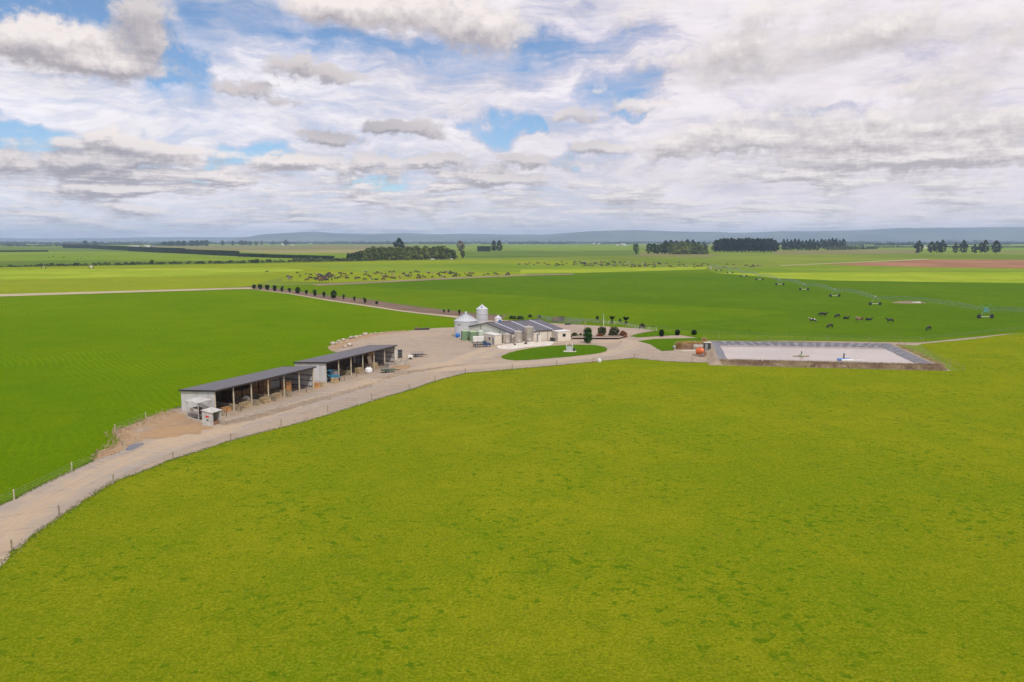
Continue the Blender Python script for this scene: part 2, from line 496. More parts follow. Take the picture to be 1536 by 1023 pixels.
def catmull(pts, k=6, closed=False):
    n = len(pts); out = []
    for i in range(n if closed else n - 1):
        p0 = pts[(i - 1) % n] if (closed or i > 0) else pts[0]
        p1 = pts[i]; p2 = pts[(i + 1) % n]
        p3 = pts[(i + 2) % n] if (closed or i + 2 < n) else pts[-1]
        for j in range(k):
            t = j / k
            out.append(.5 * ((2 * p1) + (p2 - p0) * t + (2 * p0 - 5 * p1 + 4 * p2 - p3) * t * t + (3 * p1 - p0 - 3 * p2 + p3) * t ** 3))
    if not closed: out.append(pts[-1])
    return out

def sheet(name, pts, z, mat, label=None, cat=None, kind='structure', skirt=0.0):
    pts = [Vector((p.x, p.y, z)) for p in pts]
    tri = tessellate_polygon([pts])
    me = bpy.data.meshes.new(name)
    fs = []
    for t in tri:
        a, b, c = (pts[i] for i in t)
        fs.append(t if (b - a).cross(c - a).z > 0 else t[::-1])
    me.from_pydata([tuple(p) for p in pts], [], fs)
    me.materials.append(mat)
    o = bpy.data.objects.new(name, me); link(o)
    return tag(o, label, cat, kind=kind)

def PX(*a): return [G(x, y) for x, y in a]

# ------------------------------------------------------------------ ground
S = 30000.0
sheet('ground', [Vector((-S, -300, 0)), Vector((S, -300, 0)), Vector((S, 2 * S, 0)), Vector((-S, 2 * S, 0))], 0, M['ground'], 'wide flat plain of mixed green farmland running to the hills', 'ground')

def field(pts, z, mat, label, cat='paddock', name='paddock', rag=.4, step=6.0, raw=False):
    P = PX(*pts) if not raw else pts
    return sheet(name, ragged(P, step, rag), z, M[mat], label, cat)

# far strips (photo y 363 to 392)
Z0 = .25
far = [
 ([(-60, 363.2), (330, 363.4), (330, 365.5), (-60, 365.6)], 'dull', 'dull green far paddock strip at the left horizon'),
 ([(180, 369.6), (560, 367.6), (640, 369.3), (520, 374.6), (300, 376.5), (188, 371.6)], 'brownfield', 'brown stubble paddock behind the long dark hedge'),
 ([(300, 375.4), (560, 372.3), (640, 371.5), (660, 374.5), (560, 379.5), (420, 380.0)], 'tan', 'pale dry strip behind the long dark hedge'),
 ([(330, 377.2), (520, 374.7), (640, 375.5), (640, 381), (520, 386), (400, 381)], 'mid', 'green strip left of the willow wood'),
 ([(440, 364.3), (770, 364.4), (770, 367), (440, 367)], 'mid', 'pale green far strip above the willow wood'),
 ([(600, 369.5), (760, 367.6), (940, 367.2), (960, 372.5), (700, 374)], 'mid', 'grass strip behind the lone pines'),
 ([(690, 378.4), (770, 376.6), (960, 375.6), (960, 383.3), (700, 387)], 'dull', 'darker green paddock right of the willow wood'),
 ([(870, 379.6), (970, 379.4), (1080, 382.8), (1060, 386), (900, 384.2)], 'brownfield', 'olive brown strip in front of the willow grove'),
 ([(770, 368.5), (950, 368.2), (958, 375), (770, 376)], 'mid', 'pale green paddock before the far white buildings'),
 ([(1160, 376.9), (1300, 374.4), (1378, 374.4), (1378, 380.3), (1160, 382)], 'brownfield', 'brownish rough strip before the right shelterbelt'),
 ([(1300, 366.2), (1600, 366.2), (1600, 369), (1300, 369)], 'mid', 'pale green far strip behind the right tree row'),
 ([(1290, 371.4), (1600, 370.5), (1600, 376), (1380, 377.5), (1290, 375)], 'mid', 'green far paddock behind the right tree row'),
 ([(1496, 374.8), (1600, 374.8), (1600, 379), (1498, 379.2)], 'brownfield', 'brown strip at the right edge of the tree row'),
 ([(-60, 370.5), (100, 370.8), (186, 372), (190, 377), (-60, 377.5)], 'dull', 'dull green paddock at the far left'),
 ([(-60, 378.5), (190, 377.5), (400, 386), (560, 389.6), (440, 391), (0, 391)], 'mid', 'open green paddock with a few far cattle'),
 ([(-60, 392), (560, 388), (560, 392), (380, 395.4), (-60, 402)], 'dull', 'rough strip under the straggling shrubs'),
]
for i, (pp, mt, lb) in enumerate(far):
    field(pp, Z0 - i * .004, mt, lb, rag=2.0, step=60)

field([(-400, 404), (200, 397.2), (560, 391.8), (700, 390.0), (860, 391.5), (860, 399), (700, 405), (418, 417), (380, 429), (350, 431.5), (0, 442.5), (-400, 455)], .12, 'pale', 'light yellow green paddock beyond the pale track', rag=.8, step=14)
field([(440, 397), (760, 395), (1000, 401), (1060, 405), (850, 409.5), (560, 411)], .125, 'mid', 'softer green drift behind the near herd', rag=3, step=25)
field([(-60, 405), (420, 401.5), (460, 406), (300, 414), (-60, 421)], .13, 'bright', 'brighter yellow drift on the left light paddock', rag=5, step=20)  # yellower, brighter patch laid over the pale paddock
field([(430, 414), (560, 410), (790, 408), (790, 414), (640, 420), (500, 424.5), (420, 422)], .135, 'pale', 'trampled yellow grass under the near herd', rag=2, step=10)
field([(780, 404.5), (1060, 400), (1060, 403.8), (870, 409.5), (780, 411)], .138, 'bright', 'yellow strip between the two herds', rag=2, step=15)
# middle: light paddock around the row of bushes, darker pivot paddock
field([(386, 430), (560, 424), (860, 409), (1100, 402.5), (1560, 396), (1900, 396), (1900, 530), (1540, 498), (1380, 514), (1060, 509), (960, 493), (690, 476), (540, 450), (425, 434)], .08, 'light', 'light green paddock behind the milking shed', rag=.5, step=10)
field([(520, 428.5), (620, 421.5), (780, 413.5), (900, 409.5), (1075, 410), (1536, 418), (1900, 420), (1900, 560), (1540, 496), (1380, 510), (1180, 504), (1075, 501), (960, 489.5), (1000, 486), (1130, 476), (1178, 468.5), (1080, 462), (880, 451), (700, 438), (600, 433)], .085, 'right', 'darker green irrigated paddock crossed by the pivot', rag=1.0, step=10)  # the notch exposes lighter grass: a sunlit wedge put into the colour
field([(1075, 409.8), (1230, 409), (1536, 407.5), (1700, 407.5), (1700, 427), (1480, 424), (1250, 421), (1165, 417)], .09, 'bright', 'yellow green band coloured as sunlit behind the pivot', rag=2.5, step=16)  # brighter grass colour stands in for sun between cloud shadows
field([(1060, 404.5), (1230, 398.2), (1420, 401.5), (1700, 403.5), (1700, 408), (1230, 409), (1075, 409.5)], .095, 'mid', 'green strip in front of the tilled soil', rag=2, step=20)
field([(1236, 396.2), (1330, 392.6), (1392, 389.4), (1480, 389.6), (1700, 391.5), (1700, 405), (1536, 402.6), (1390, 400.8), (1290, 398.6)], .105, 'redsoil', 'strip of bare reddish tilled soil at the right', cat='tilled soil', rag=1.5, step=20)
field([(1170, 398.1), (1392, 388.3), (1392, 389.1), (1250, 395.2), (1170, 398.8)], .11, 'paletrack', 'pale straight track beside the reddish soil', cat='track', name='track', rag=.4, step=20)
field([(860, 409.0), (1060, 403.4), (1170, 398.2), (1170, 398.8), (1062, 404.2), (870, 409.6)], .112, 'brownfield', 'faint pale track running to the pivot centre', cat='track', name='track', rag=.8, step=16)
# brown wear strip below the near herd
field([(466, 427), (560, 422.6), (700, 415.8), (780, 412.3), (860, 410.5), (860, 412), (780, 413.9), (700, 417.6), (560, 424.6), (480, 428.6)], .14, 'soil', 'worn earth strip along the fence below the near herd', cat='track', name='track', rag=.6, step=8)
# left paddock and foreground paddock
track_lo = [(-260, 1120), (-110, 960), (-45, 892), (0, 850), (23, 827), (47, 807.5), (65, 792), (90, 775), (125, 753), (169, 724), (208, 710), (260, 689), (302, 676), (349, 660.5), (400, 647), (438, 638), (485, 625), (558, 601.6), (615, 585.4), (654, 571.6), (698.5, 560), (760, 554.7), (840, 548), (899, 542), (934, 539), (949, 537.5), (970, 539.5), (996, 542), (1027.5, 543.8), (1068, 544.2), (1090, 545.5)]
pond_foot = [(1200, 548.5), (1300, 552), (1410, 554.5), (1445, 556)]
right_end = [(1560, 566), (1900, 590)]
fore = PX(*track_lo) + PX(*pond_foot) + PX(*right_end) + [Vector((260, 30, 0)), Vector((-150, 20, 0))]
sheet('foreground_paddock', ragged(fore, 1.0, .45, .5), .02, M['fore'], 'large mottled yellow green paddock filling the foreground', 'paddock')
field([(1380, 516), (1460, 509), (1540, 498.5), (1900, 470), (1900, 590), (1560, 566), (1445, 556), (1432, 552)], .030, 'fore', 'yellow green paddock right of the lined pond', rag=.4, step=4)
left = PX((-500, 470), (0, 444.5), (360, 433.6), (433, 441.2), (497, 452.2), (560, 461.7), (596, 466.8), (634, 471.2), (684, 477.5), (694, 490), (679, 491), (649, 492.5), (623, 495), (572, 499.5), (549, 501.5), (537, 504.5), (513, 511.5), (501, 516), (491, 520), (493, 525), (506, 529.5), (420, 560), (300, 600), (262, 612), (234, 622.6), (219, 628), (198, 638), (169, 646), (182, 664), (167, 669.5), (146, 677), (138, 691.6), (108, 706), (52, 732), (22, 747.6), (0, 756.7), (-60, 790), (-500, 1000))
sheet('left_paddock', ragged(left, 1.5, .4, .35), .024, M['left'], 'vivid deep green paddock left of the open sheds', 'paddock')
# pale track at far left and the reddish planted strip
sheet('track', ragged(PX((-300, 452), (0, 441.6), (340, 432.3), (375, 431.4), (380, 433.6), (340, 434.6), (0, 445.2), (-300, 457)), 8, .3), .16, M['paletrack'], 'pale straight farm track along the back of the left paddock', 'track')
sheet('planting_strip', ragged(PX((360, 430.6), (386, 430.2), (425, 434.2), (490, 443.1), (560, 450.6), (602, 457.2), (644, 462.6), (690, 468), (760, 474), (750, 482), (684, 474.5), (634, 469.6), (596, 465), (540, 456.4), (497, 450.5), (433, 440), (390, 434.5), (360, 433.6)), 3, .5), .10, M['darksoil'], 'bare reddish brown strip planted with a row of young bushes', 'planting strip')
sheet('track', ragged(PX((390, 434.6), (433, 440.1), (497, 450.6), (540, 456.5), (596, 465.1), (634, 469.7), (690, 475), (690, 478), (634, 471.6), (596, 467), (540, 458.4), (497, 452.3), (433, 441.2), (390, 435.4)), 4, .2), .155, M['paletrack'], 'thin pale farm track beside the bare planted strip', 'track')

# yard
yard = PX(*track_lo[:-1]) + PX((1082, 549), (1074, 525), (1060, 512), (1040, 509), (1060, 507.5), (1180, 512), (1334, 516), (1372, 518), (1390, 514.8), (1460, 508.2), (1540, 497.5), (1700, 488), (1700, 484), (1540, 494.5), (1440, 505), (1380, 510.5), (1330, 509.8), (1180, 506.5), (1100, 503), (1040, 500.3), (1000, 497), (960, 490.5), (900, 484), (840, 481), (750, 476), (694, 476), (679, 489.3), (649, 490.7), (623, 493.6), (609, 495.8), (572, 498), (549, 500), (537, 503), (513, 510), (501.5, 514.4), (491.5, 518), (493, 524), (506, 528.5), (430, 556), (300, 598), (262, 611), (234, 621.5), (219, 627), (198, 637), (168, 645), (180, 663), (166, 668.5), (145, 676), (137, 690.6), (107, 705), (51, 731), (21, 746.6), (0, 755.7), (-60, 789), (-300, 930))
sheet('gravel_yard', ragged(yard, 1.2, .35, .6), .014, M['yard'], 'pale gravel yard and access road between the sheds and the milking shed', 'gravel yard')
# the paddocks lie a few mm above the yard and cover its ragged edge

def ribbon(name, cl, widths, z, mat, label, cat):
    pts = catmull(cl, 8); n = len(pts)
    ws = []
    for i in range(n):
        t = i / (n - 1) * (len(widths) - 1); a = int(min(t, len(widths) - 2)); ws.append(widths[a] + (widths[a + 1] - widths[a]) * (t - a))
    K = 8; V = []; UV = []; Fc = []; L = 0
    for i in range(n):
        if i: L += (pts[i] - pts[i - 1]).length
        d = (pts[min(i + 1, n - 1)] - pts[max(i - 1, 0)]); nn = Vector((-d.y, d.x, 0)).normalized()
        for k in range(K + 1):
            u = k / K
            q = pts[i] + nn * ws[i] * (u - .5); V.append((q.x, q.y, z)); UV.append((u, L * .1))
    for i in range(n - 1):
        for k in range(K):
            a = i * (K + 1) + k; Fc.append((a + 1, a, a + K + 1, a + K + 2)[::-1])
    me = bpy.data.meshes.new(name); me.from_pydata(V, [], Fc)
    uvl = me.uv_layers.new(name='UVMap')
    for lp in me.loops: uvl.data[lp.index].uv = UV[lp.vertex_index]
    me.materials.append(mat)
    bmx = bmesh.new(); bmx.from_mesh(me); bmesh.ops.recalc_face_normals(bmx, faces=bmx.faces)
    if bmx.faces[:][0].normal.z < 0: bmesh.ops.reverse_faces(bmx, faces=bmx.faces[:])
    bmx.to_mesh(me); bmx.free()
    o = bpy.data.objects.new(name, me); link(o)
    return tag(o, label, cat, kind='structure')
ribbon('gravel_road', PX((-150, 935), (-60, 850), (10, 790), (75, 745), (150, 707), (240, 670), (330, 643), (430, 613), (520, 585), (600, 562), (660, 547.5), (705, 535), (740, 520)), [7.5, 7.5, 7.5, 7.5, 7.5, 7.6, 8, 8, 8, 8, 8, 7, 5], .018, M['track'], 'worn sandy wheel lanes of the curving gravel road', 'road')
ribbon('gravel_road', PX((640, 556), (720, 550), (800, 544), (870, 537), (925, 527), (950, 517), (935, 511), (890, 513), (840, 513), (790, 517.5), (755, 524), (720, 537)), [6, 6, 6.5, 6.5, 7, 7, 6, 6, 6, 6, 6, 6], .0195, M['track'], 'sandy loop road round the oval lawn', 'road')
sheet('loafing_pad', ragged(PX((770, 478), (850, 483), (900, 485), (960, 491.5), (990, 495.5), (972, 497), (945, 503), (928, 503.5), (862, 503), (845, 495), (818, 480.5)), 1.5, .4), .05, M['loaf'], 'pinkish bare cattle yard behind the milking shed', 'cattle yard')
sheet('concrete_apron', PX((745, 519), (760, 516.5), (815, 511.5), (832, 513), (826, 518), (790, 521), (765, 524.5), (748, 523)), .045, M['paleconcrete'], 'pale concrete apron in front of the steel milk tanks', 'concrete apron')
sheet('lawn', ragged(catmull(PX((752, 536.4), (762, 530), (785, 524.3), (816, 520), (847.5, 517.8), (880, 517.2), (902.5, 519.3), (911, 524), (903, 529), (870, 533.5), (832, 537), (800, 539.8), (770, 540.5)), 5, True), .8, .18, .8), .05, M['lawn'], 'oval deep green lawn in front of the milking shed', 'lawn')
sheet('lawn', ragged(PX((944.7, 504.3), (958, 500.5), (973, 497.6), (990, 496), (1020, 498.2), (1050, 500.5), (1030, 501.8), (996, 504), (957, 506.3)), .8, .15, .8), .05, M['lawn'], 'narrow lawn wedge under the clipped round trees', 'lawn')
sheet('lawn', ragged(PX((957, 511.7), (980, 508.6), (1010, 507.8), (1052, 506.8), (1058, 509), (1054, 513), (1020, 516), (1013, 520), (1010, 525.8), (992, 526.9), (984, 522), (975, 516.5)), .8, .15, .8), .05, M['lawn'], 'triangular lawn left of the plank bunker', 'lawn')
# bare earth patches beside sheds
sheet('bare_soil', ragged(PX((140, 690), (150, 679), (182, 665), (172, 647), (200, 639), (232, 623), (262, 613), (270, 623), (235, 632), (205, 648), (208, 662), (190, 673), (165, 682)), .8, .7, .7), .028, M['orangesoil'], 'orange brown patch of dead grass left of the nearer shed', 'bare soil')
sheet('bare_soil', ragged(PX((330, 634), (380, 622), (440, 606), (470, 599), (520, 586), (560, 575), (560, 578.5), (500, 597), (440, 613), (380, 630), (334, 639)), .8, .5, .7), .0265, M['mud'], 'darker muddy verge between the sheds and the road', 'bare soil')
sheet('bare_soil', ragged(PX((560, 566), (600, 557), (640, 553), (668, 549), (700, 546), (660, 552.5), (620, 559), (580, 568)), .8, .5, .7), .0272, M['mud'], 'muddy wheel churned verge before the farther shed', 'bare soil')
sheet('bare_soil', ragged(PX((586, 551), (596, 548), (612, 547.5), (617, 550.5), (611, 554), (597, 556.5), (586, 555)), .6, .25, .9), .04, M['orangesoil'], 'orange earth heap spread at the end of the farther shed', 'bare soil')
sheet('bare_soil', ragged(PX((495, 519), (503, 513.5), (515, 509.5), (540, 502.5), (575, 498), (610, 495.6), (612, 498), (575, 502), (550, 507), (530, 512), (515, 520), (505, 526), (496, 524)), .8, .6, .7), .0285, M['orangesoil'], 'tan rubble ground behind the farther shed', 'bare soil')
sheet('bare_soil', ragged(PX((232, 626), (262, 615), (282, 624), (300, 636), (322, 641), (300, 650), (262, 655), (228, 659), (205, 660), (210, 645)), .7, .9, .6), 0.0262, M['orangesoil'], 'churned bare dirt around the pale cage by the road', 'bare soil')
sheet('puddle', ragged(catmull(PX((188, 674), (196, 668), (212, 664.5), (216, 667), (204, 672), (192, 676)), 4, True), .5, .15, .9), .045, M['puddle'], 'small grey puddle at the edge of the road', 'puddle')

# ------------------------------------------------------------------ pond
RZ, WZ = .95, .1
rim = [G(1066, 511.2, RZ), G(1334, 515.3, RZ), G(1404, 547.5, RZ), G(1079, 540.0, RZ)]
cen = sum(rim, Vector()) / 4
def inset(pts, d, z):
    out = []; n = len(pts)
    for i in range(n):
        a, b, c = pts[i - 1], pts[i], pts[(i + 1) % n]
        e1 = (b - a).normalized(); e2 = (c - b).normalized()
        n1 = Vector((e1.y, -e1.x, 0)); n2 = Vector((e2.y, -e2.x, 0))
        if n1.dot(cen - b) < 0: n1 = -n1
        if n2.dot(cen - b) < 0: n2 = -n2
        k = d / (1 + n1.dot(n2))
        q = b + (n1 + n2) * k
        out.append(Vector((q.x, q.y, z)))
    return out
wl = inset(rim, 2.6, WZ)
wl[1] = wl[1] + Vector((-1.0, 0, 0)); wl[2] = wl[2] + Vector((-3.0, 0, 0)); wl[3] = wl[3] + Vector((.6, 0, 0))
crest = inset(rim, -.7, RZ - .05)
foot = inset(rim, -2.6, .03)
bot_ = [Vector((p.x, p.y, -.6)) for p in inset(rim, 4.5, 0)]
def loft(name, A, B, mat, label, cat, kind='structure', n=60, amp=.0):
    V = []; Fc = []; UV = []
    for s in range(4):
        a0, a1, b0, b1 = A[s], A[(s + 1) % 4], B[s], B[(s + 1) % 4]
        L = (a1 - a0).length
        for i in range(n):
            t0, t1 = i / n, (i + 1) / n
            base = len(V)
            def w(p, e): return p + Vector((0, 0, amp * mn.noise(Vector((p.x * .4, p.y * .4, 1))))) * e
            m0, m1 = a0.lerp(a1, t0).lerp(b0.lerp(b1, t0), .5), a0.lerp(a1, t1).lerp(b0.lerp(b1, t1), .5)
            q = [a0.lerp(a1, t0), a0.lerp(a1, t1), w(m1, 1), w(m0, 1), b0.lerp(b1, t1), b0.lerp(b1, t0)]
            V += [tuple(x) for x in q]; UV += [(t0 * L, 0), (t1 * L, 0), (t1 * L, .5), (t0 * L, .5), (t1 * L, 1), (t0 * L, 1)]
            Fc += [(base, base + 1, base + 2, base + 3), (base + 3, base + 2, base + 4, base + 5)]
    me = bpy.data.meshes.new(name); me.from_pydata(V, [], Fc)
    uvl = me.uv_layers.new(name='UVMap')
    for lp in me.loops: uvl.data[lp.index].uv = UV[lp.vertex_index]
    me.materials.append(mat)
    o = bpy.data.objects.new(name, me); link(o)
    return tag(o, label, cat, kind=kind)
loft('pond_liner', rim, inset(rim, 5.0, -.75), M['liner'], 'creased dark plastic sheet lining the sloping sides of the pond', 'pond liner', amp=.12)
loft('embankment', crest, rim, M['mud'], 'narrow earth crest round the lined pond', 'embankment', n=30)
loft('embankment', foot, crest, M['mud'], 'earth bank sloping down outside the lined pond', 'embankment', n=60, amp=.4)
wv = [Vector((p.x, p.y, 0)) for p in inset(rim, 1.6, 0)]
sheet('pond_water', [wv[0], wv[1], wv[2], wv[3]], WZ, M['pond'], 'flat milky pinkish grey water of the effluent pond', 'pond water')

# ------------------------------------------------------------------ hills
def hills(name, dist, x0px, x1px, prof, depth, seed, label):
    "a real rolling range: heights (m) along its crest, falling to the plain in front and behind"
    xs = [(p[0] - 768) / F * dist for p in prof]; hs = [p[1] for p in prof]
    NX, NY = 420, 26
    X = np.linspace((x0px - 768) / F * dist, (x1px - 768) / F * dist, NX)
    hh = np.interp(X, xs, hs)
    V = []; Fc = []
    for j in range(NY):
        t = j / (NY - 1)
        for i in range(NX):
            y = dist + (t - .45) * depth
            e = math.sin(math.pi * min(1, max(0, t))) ** .8
            n = mn.fractal(Vector((X[i] * .00035 + seed, y * .0005, seed)), 1.0, 2.1, 5)
            r = 1 - abs(mn.noise(Vector((X[i] * .0009 + seed, y * .0006, 2.2))))
            z = hh[i] * e * (.80 + .20 * n + .12 * r) - 6
            V.append((X[i], y, z))
    for j in range(NY - 1):
        for i in range(NX - 1):
            a = j * NX + i; Fc.append((a, a + 1, a + NX + 1, a + NX))
    me = bpy.data.meshes.new(name); me.from_pydata(V, [], Fc); me.materials.append(M['hill'])
    for f in me.polygons: f.use_smooth = True
    o = bpy.data.objects.new(name, me); link(o)
    tag(o, label, 'hills', kind='structure')
D1 = 14000.0
def hp(*a): return [(x, (361 - y) / F * D1 + 30) for x, y in a]
hills('hills', D1, 375, 1800, hp((375, 362), (392, 353), (410, 348.5), (440, 347.5), (475, 347), (510, 349.5), (560, 350), (620, 347.8), (680, 349), (740, 348.5), (820, 349), (880, 345), (960, 343.5), (1060, 345), (1130, 345.5), (1180, 342.8), (1240, 344.5), (1300, 343), (1350, 340), (1420, 338.5), (1480, 340), (1536, 340.5), (1800, 344)), 4200, 1.7, 'long low blue range of hills along the horizon')
hills('hills', 17000.0, -200, 900, [(-200, 90), (100, 110), (300, 125), (500, 170), (700, 200), (900, 170)], 3000, 5.3, 'faint farther blue ridge low on the left horizon')

# ------------------------------------------------------------------ vegetation
def crown_pts(kind, h, r, clumps, per, seed, lo=.12, spread=.16):
    q = np.random.RandomState(seed)
    P = []
    for i in range(clumps):
        t = q.uniform(0, 1) ** .9
        if kind == 'cone': pr = (1 - t) ** .75 * .95 + .05; z = lo + (1 - lo) * t
        elif kind == 'pine': pr = (math.sin(math.pi * min(1, t * .86 + .2)) ** .6); z = lo + (1 - lo) * t
        elif kind == 'round': pr = math.sqrt(max(0, 1 - (2 * t - 1) ** 2)) * .96 + .05; z = lo + (1 - lo) * t
        elif kind == 'vase': pr = .35 + .65 * t; z = lo + (1 - lo) * t
        elif kind == 'column': pr = .8 * math.sin(math.pi * min(1, t * .9 + .08)) ** .4; z = lo + (1 - lo) * t
        else: pr = math.sqrt(max(.02, 1 - t ** 2)); z = lo + (1 - lo) * t      # dome
        pr *= .82 + .36 * mn.noise(Vector((seed * 3.3, t * 4, i * .01))) + .1
        a = q.uniform(0, 2 * math.pi); rr = r * pr * math.sqrt(q.uniform(.25, 1))
        c = np.array([rr * math.cos(a), rr * math.sin(a), z * h])
        s = r * spread * q.uniform(.7, 1.5) * (1 if kind != 'topi' else .5)
        d = q.normal(size=(per, 3)); d /= np.linalg.norm(d, axis=1)[:, None]
        P.append(c + d * s * q.uniform(.35, 1.1, size=(per, 1)) * np.array([1, 1, .85]))
    return np.concatenate(P)

def make_tree(name, label, cat, kind, h, r, mat, clumps=60, per=12, leaf=.5, seed=1, lo=.12, spread=.2, trunk=True, tr=None, bark='bark', group=None, loc=(0, 0, -900)):
    t = thing(name, label, cat, loc, 0, group)
    P = crown_pts(kind, h, r, clumps, per, seed, lo, spread)
    P[:, 2] = np.maximum(P[:, 2], .05)
    np_mesh('crown', leaf_quads(P, leaf), 4, M[mat], t)
    if trunk:
        b = MB(); tr = tr or h * .022
        q = random.Random(seed)
        b.cyl((0, 0, -.2), (0, 0, h * .35), tr, tr * .7, 8).cyl((0, 0, h * .35), (q.uniform(-.03, .03) * h, q.uniform(-.03, .03) * h, h * .85), tr * .7, tr * .2, 7)
        for k in range(6):
            a = q.uniform(0, 6.28); z0 = h * q.uniform(max(.15, lo), .6)
            b.cyl((0, 0, z0), (math.cos(a) * r * .6, math.sin(a) * r * .6, z0 + h * .18), tr * .35, tr * .1, 5)
        b.build('trunk', M[bark], t)
    return t

def copy_tree(o, parent=None):
    c = o.copy(); link(c); c.parent = parent
    for ch in list(o.children):
        copy_tree(ch, c)
    return c

class Proto:
    "first use moves the original, later uses copy it"
    def __init__(s, variants): s.v = variants; s.used = set()
    def put(s, loc, sx=1.0, sz=None, label=None, group=None, rz=None, i=None, cat=None):
        i = rnd.randrange(len(s.v)) if i is None else i
        src = s.v[i]
        if i in s.used: o = copy_tree(src)
        else: o = src; s.used.add(i)
        o.location = loc
        o.rotation_euler = (0, 0, rnd.uniform(0, 6.28) if rz is None else rz)
        o.scale = (sx, sx, sz or sx)
        if label: o['label'] = label
        if group: o['group'] = group
        elif 'group' in o: del o['group']
        if cat: o['category'] = cat
        return o
    def clean(s):
        for i, o in enumerate(s.v):
            if i not in s.used:
                for ch in list(o.children): bpy.data.objects.remove(ch)
                bpy.data.objects.remove(o)

pines = Proto([make_tree('pine_tree', 'x', 'tree', 'pine', 1.0 * 30, 7.5, 'pine', 90, 16, 1.15, 10 + k, .10, .2) for k in range(4)])
willows = Proto([make_tree('willow_tree', 'x', 'tree', 'dome', 20, 9.0, 'willow', 110, 16, .95, 20 + k, .03, .2) for k in range(4)])
broads = Proto([make_tree('broadleaf_tree', 'x', 'tree', 'round', 20, 7.0, 'broad', 90, 16, .95, 30 + k, .08, .2) for k in range(3)])
coppers = Proto([make_tree('copper_tree', 'x', 'tree', 'round', 20, 6.5, 'copper', 80, 16, .7, 40 + k, .2, .2) for k in range(1)])
shrubs = Proto([make_tree('shrub', 'x', 'shrub', 'dome', 3, 2.6, 'shrub', 22, 12, .45, 50 + k, .02, .28, trunk=False) for k in range(4)])

def at_h(px, ybase, ytop, z=0):
    g = G(px, ybase)
    return g, (ybase - ytop) * g.y / F * 1.0

def put_tree(P, h0, r0, px, yb, yt, wpx, label, group=None, cat=None):
    g, h = at_h(px, yb, yt)
    w = wpx * g.y / F / 2
    return P.put((g.x, g.y, 0), w / r0, h / h0, label, group, cat=cat)

# dark pine block right of the willow grove
for k in range(17):
    px = 1074 + k * 5.5 + rnd.uniform(-1, 1)
    put_tree(pines, 30, 7.5, px, 378.3 + rnd.uniform(-.7, .3), 358.6 + rnd.uniform(-.9, 1.0) + (1.5 if k in (0, 16) else 0), 15.5, 'tall dark pine standing in the dense block right of the willow grove', 'pines in the dense dark block')
for k in range(9):
    px = 1080 + k * 9.5
    put_tree(pines, 30, 7.5, px, 376.4, 359.0 + rnd.uniform(-.8, 1.0), 16, 'dark pine in the rear row of the dense block', 'pines in the rear row of the dark block')
for k in range(10):
    px = 1175 + k * 5.6
    put_tree(pines, 30, 7.5, px, 376 + rnd.uniform(-.4, .3), 360.5 + rnd.uniform(-1.8, 2), 9.5, 'dark pine in the lower ragged belt right of the dense pine block', 'pines in the ragged belt')
for k in range(7):
    px = 1232 + k * 5.4
    put_tree(pines, 30, 7.5, px, 373.8 + rnd.uniform(-.4, .3), 359.0 + rnd.uniform(-1.2, 2), 10, 'dark pine in the short belt ending at the low scrub', 'pines in the short belt')
# willow grove
for k in range(9):
    px = 1008 + k * 5.8
    put_tree(willows, 20, 9, px, 381.3 + rnd.uniform(-.3, .3), 364.2 + abs(k - 3) * .8 + rnd.uniform(-.6, .8), 17, 'pale green willow in the rounded grove left of the dark pines', 'willows of the rounded grove')
for k in range(6):
    px = 974 + k * 6.0
    put_tree(broads, 20, 7, px, 381 + rnd.uniform(-.2, .2), 366.5 + rnd.uniform(-1.5, 1.5) - (k > 3) * 2, 11, 'dark green tree at the left end of the willow grove', 'dark trees at the grove end')
for k in range(8):
    px = 998 + k * 8.2
    put_tree(pines, 30, 7.5, px, 375.5, 360.8 + rnd.uniform(-1, 1.5) + (2 if k > 5 else 0), 12, 'dark pine rising behind the rounded willow grove', 'pines behind the willow grove')
# centre wood
for k in range(16):
    px = 552 + k * 8.4
    if 652 < px < 657: px += 5
    top = 371.5 + rnd.uniform(-1.2, 1.8) + (2.2 if k > 12 else 0)
    put_tree(willows, 20, 9, px, 390.6 - k * .13 + rnd.uniform(-.4, .2), top, 19, 'rounded green willow in the long wood left of centre', 'willows of the long central wood')
for k in range(9):
    px = 560 + k * 13
    put_tree(willows, 20, 9, px, 386.5, 370.5 + rnd.uniform(-1, 1.5), 20, 'rear willow in the long wood left of centre', 'rear willows of the central wood')
for k in range(7):
    px = 524 + k * 6
    put_tree(broads, 20, 7, px, 390.3 + rnd.uniform(-.3, .3), 381 - k * 1.35 + rnd.uniform(-1, 1), 12, 'dark tree at the low left end of the central wood', 'dark trees at the left of the central wood')
put_tree(willows, 20, 9, 664.5, 389.2, 372.2, 27, 'broad domed willow standing apart at the right end of the central wood')
put_tree(broads, 20, 7, 680, 389.6, 379, 9, 'small dark bush tree at the right tip of the central wood')
put_tree(pines, 30, 7.5, 599, 382, 358.8, 19, 'tall dark round headed tree rising behind the central wood')
put_tree(coppers, 20, 6.5, 691, 380, 361.5, 13, 'copper brown tree standing alone right of the central wood')
put_tree(broads, 20, 7, 694, 387, 376, 7, 'small green tree under the copper brown tree')
put_tree(pines, 30, 7.5, 741, 377.2, 361.5, 10, 'left of two dark pines beside the clipped block hedge')
put_tree(pines, 30, 7.5, 749, 377.3, 361.0, 10, 'right of two dark pines beside the clipped block hedge')
put_tree(broads, 20, 7, 955, 381.5, 366, 7, 'slender dark tree with a gappy crown left of the willow grove')
put_tree(broads, 20, 7, 951.5, 377, 365, 4.5, 'thin leaning tree just left of the slender gappy tree')
put_tree(pines, 30, 7.5, 429, 367.8, 359.6, 8, 'lone dark tree on the far plain left of centre')
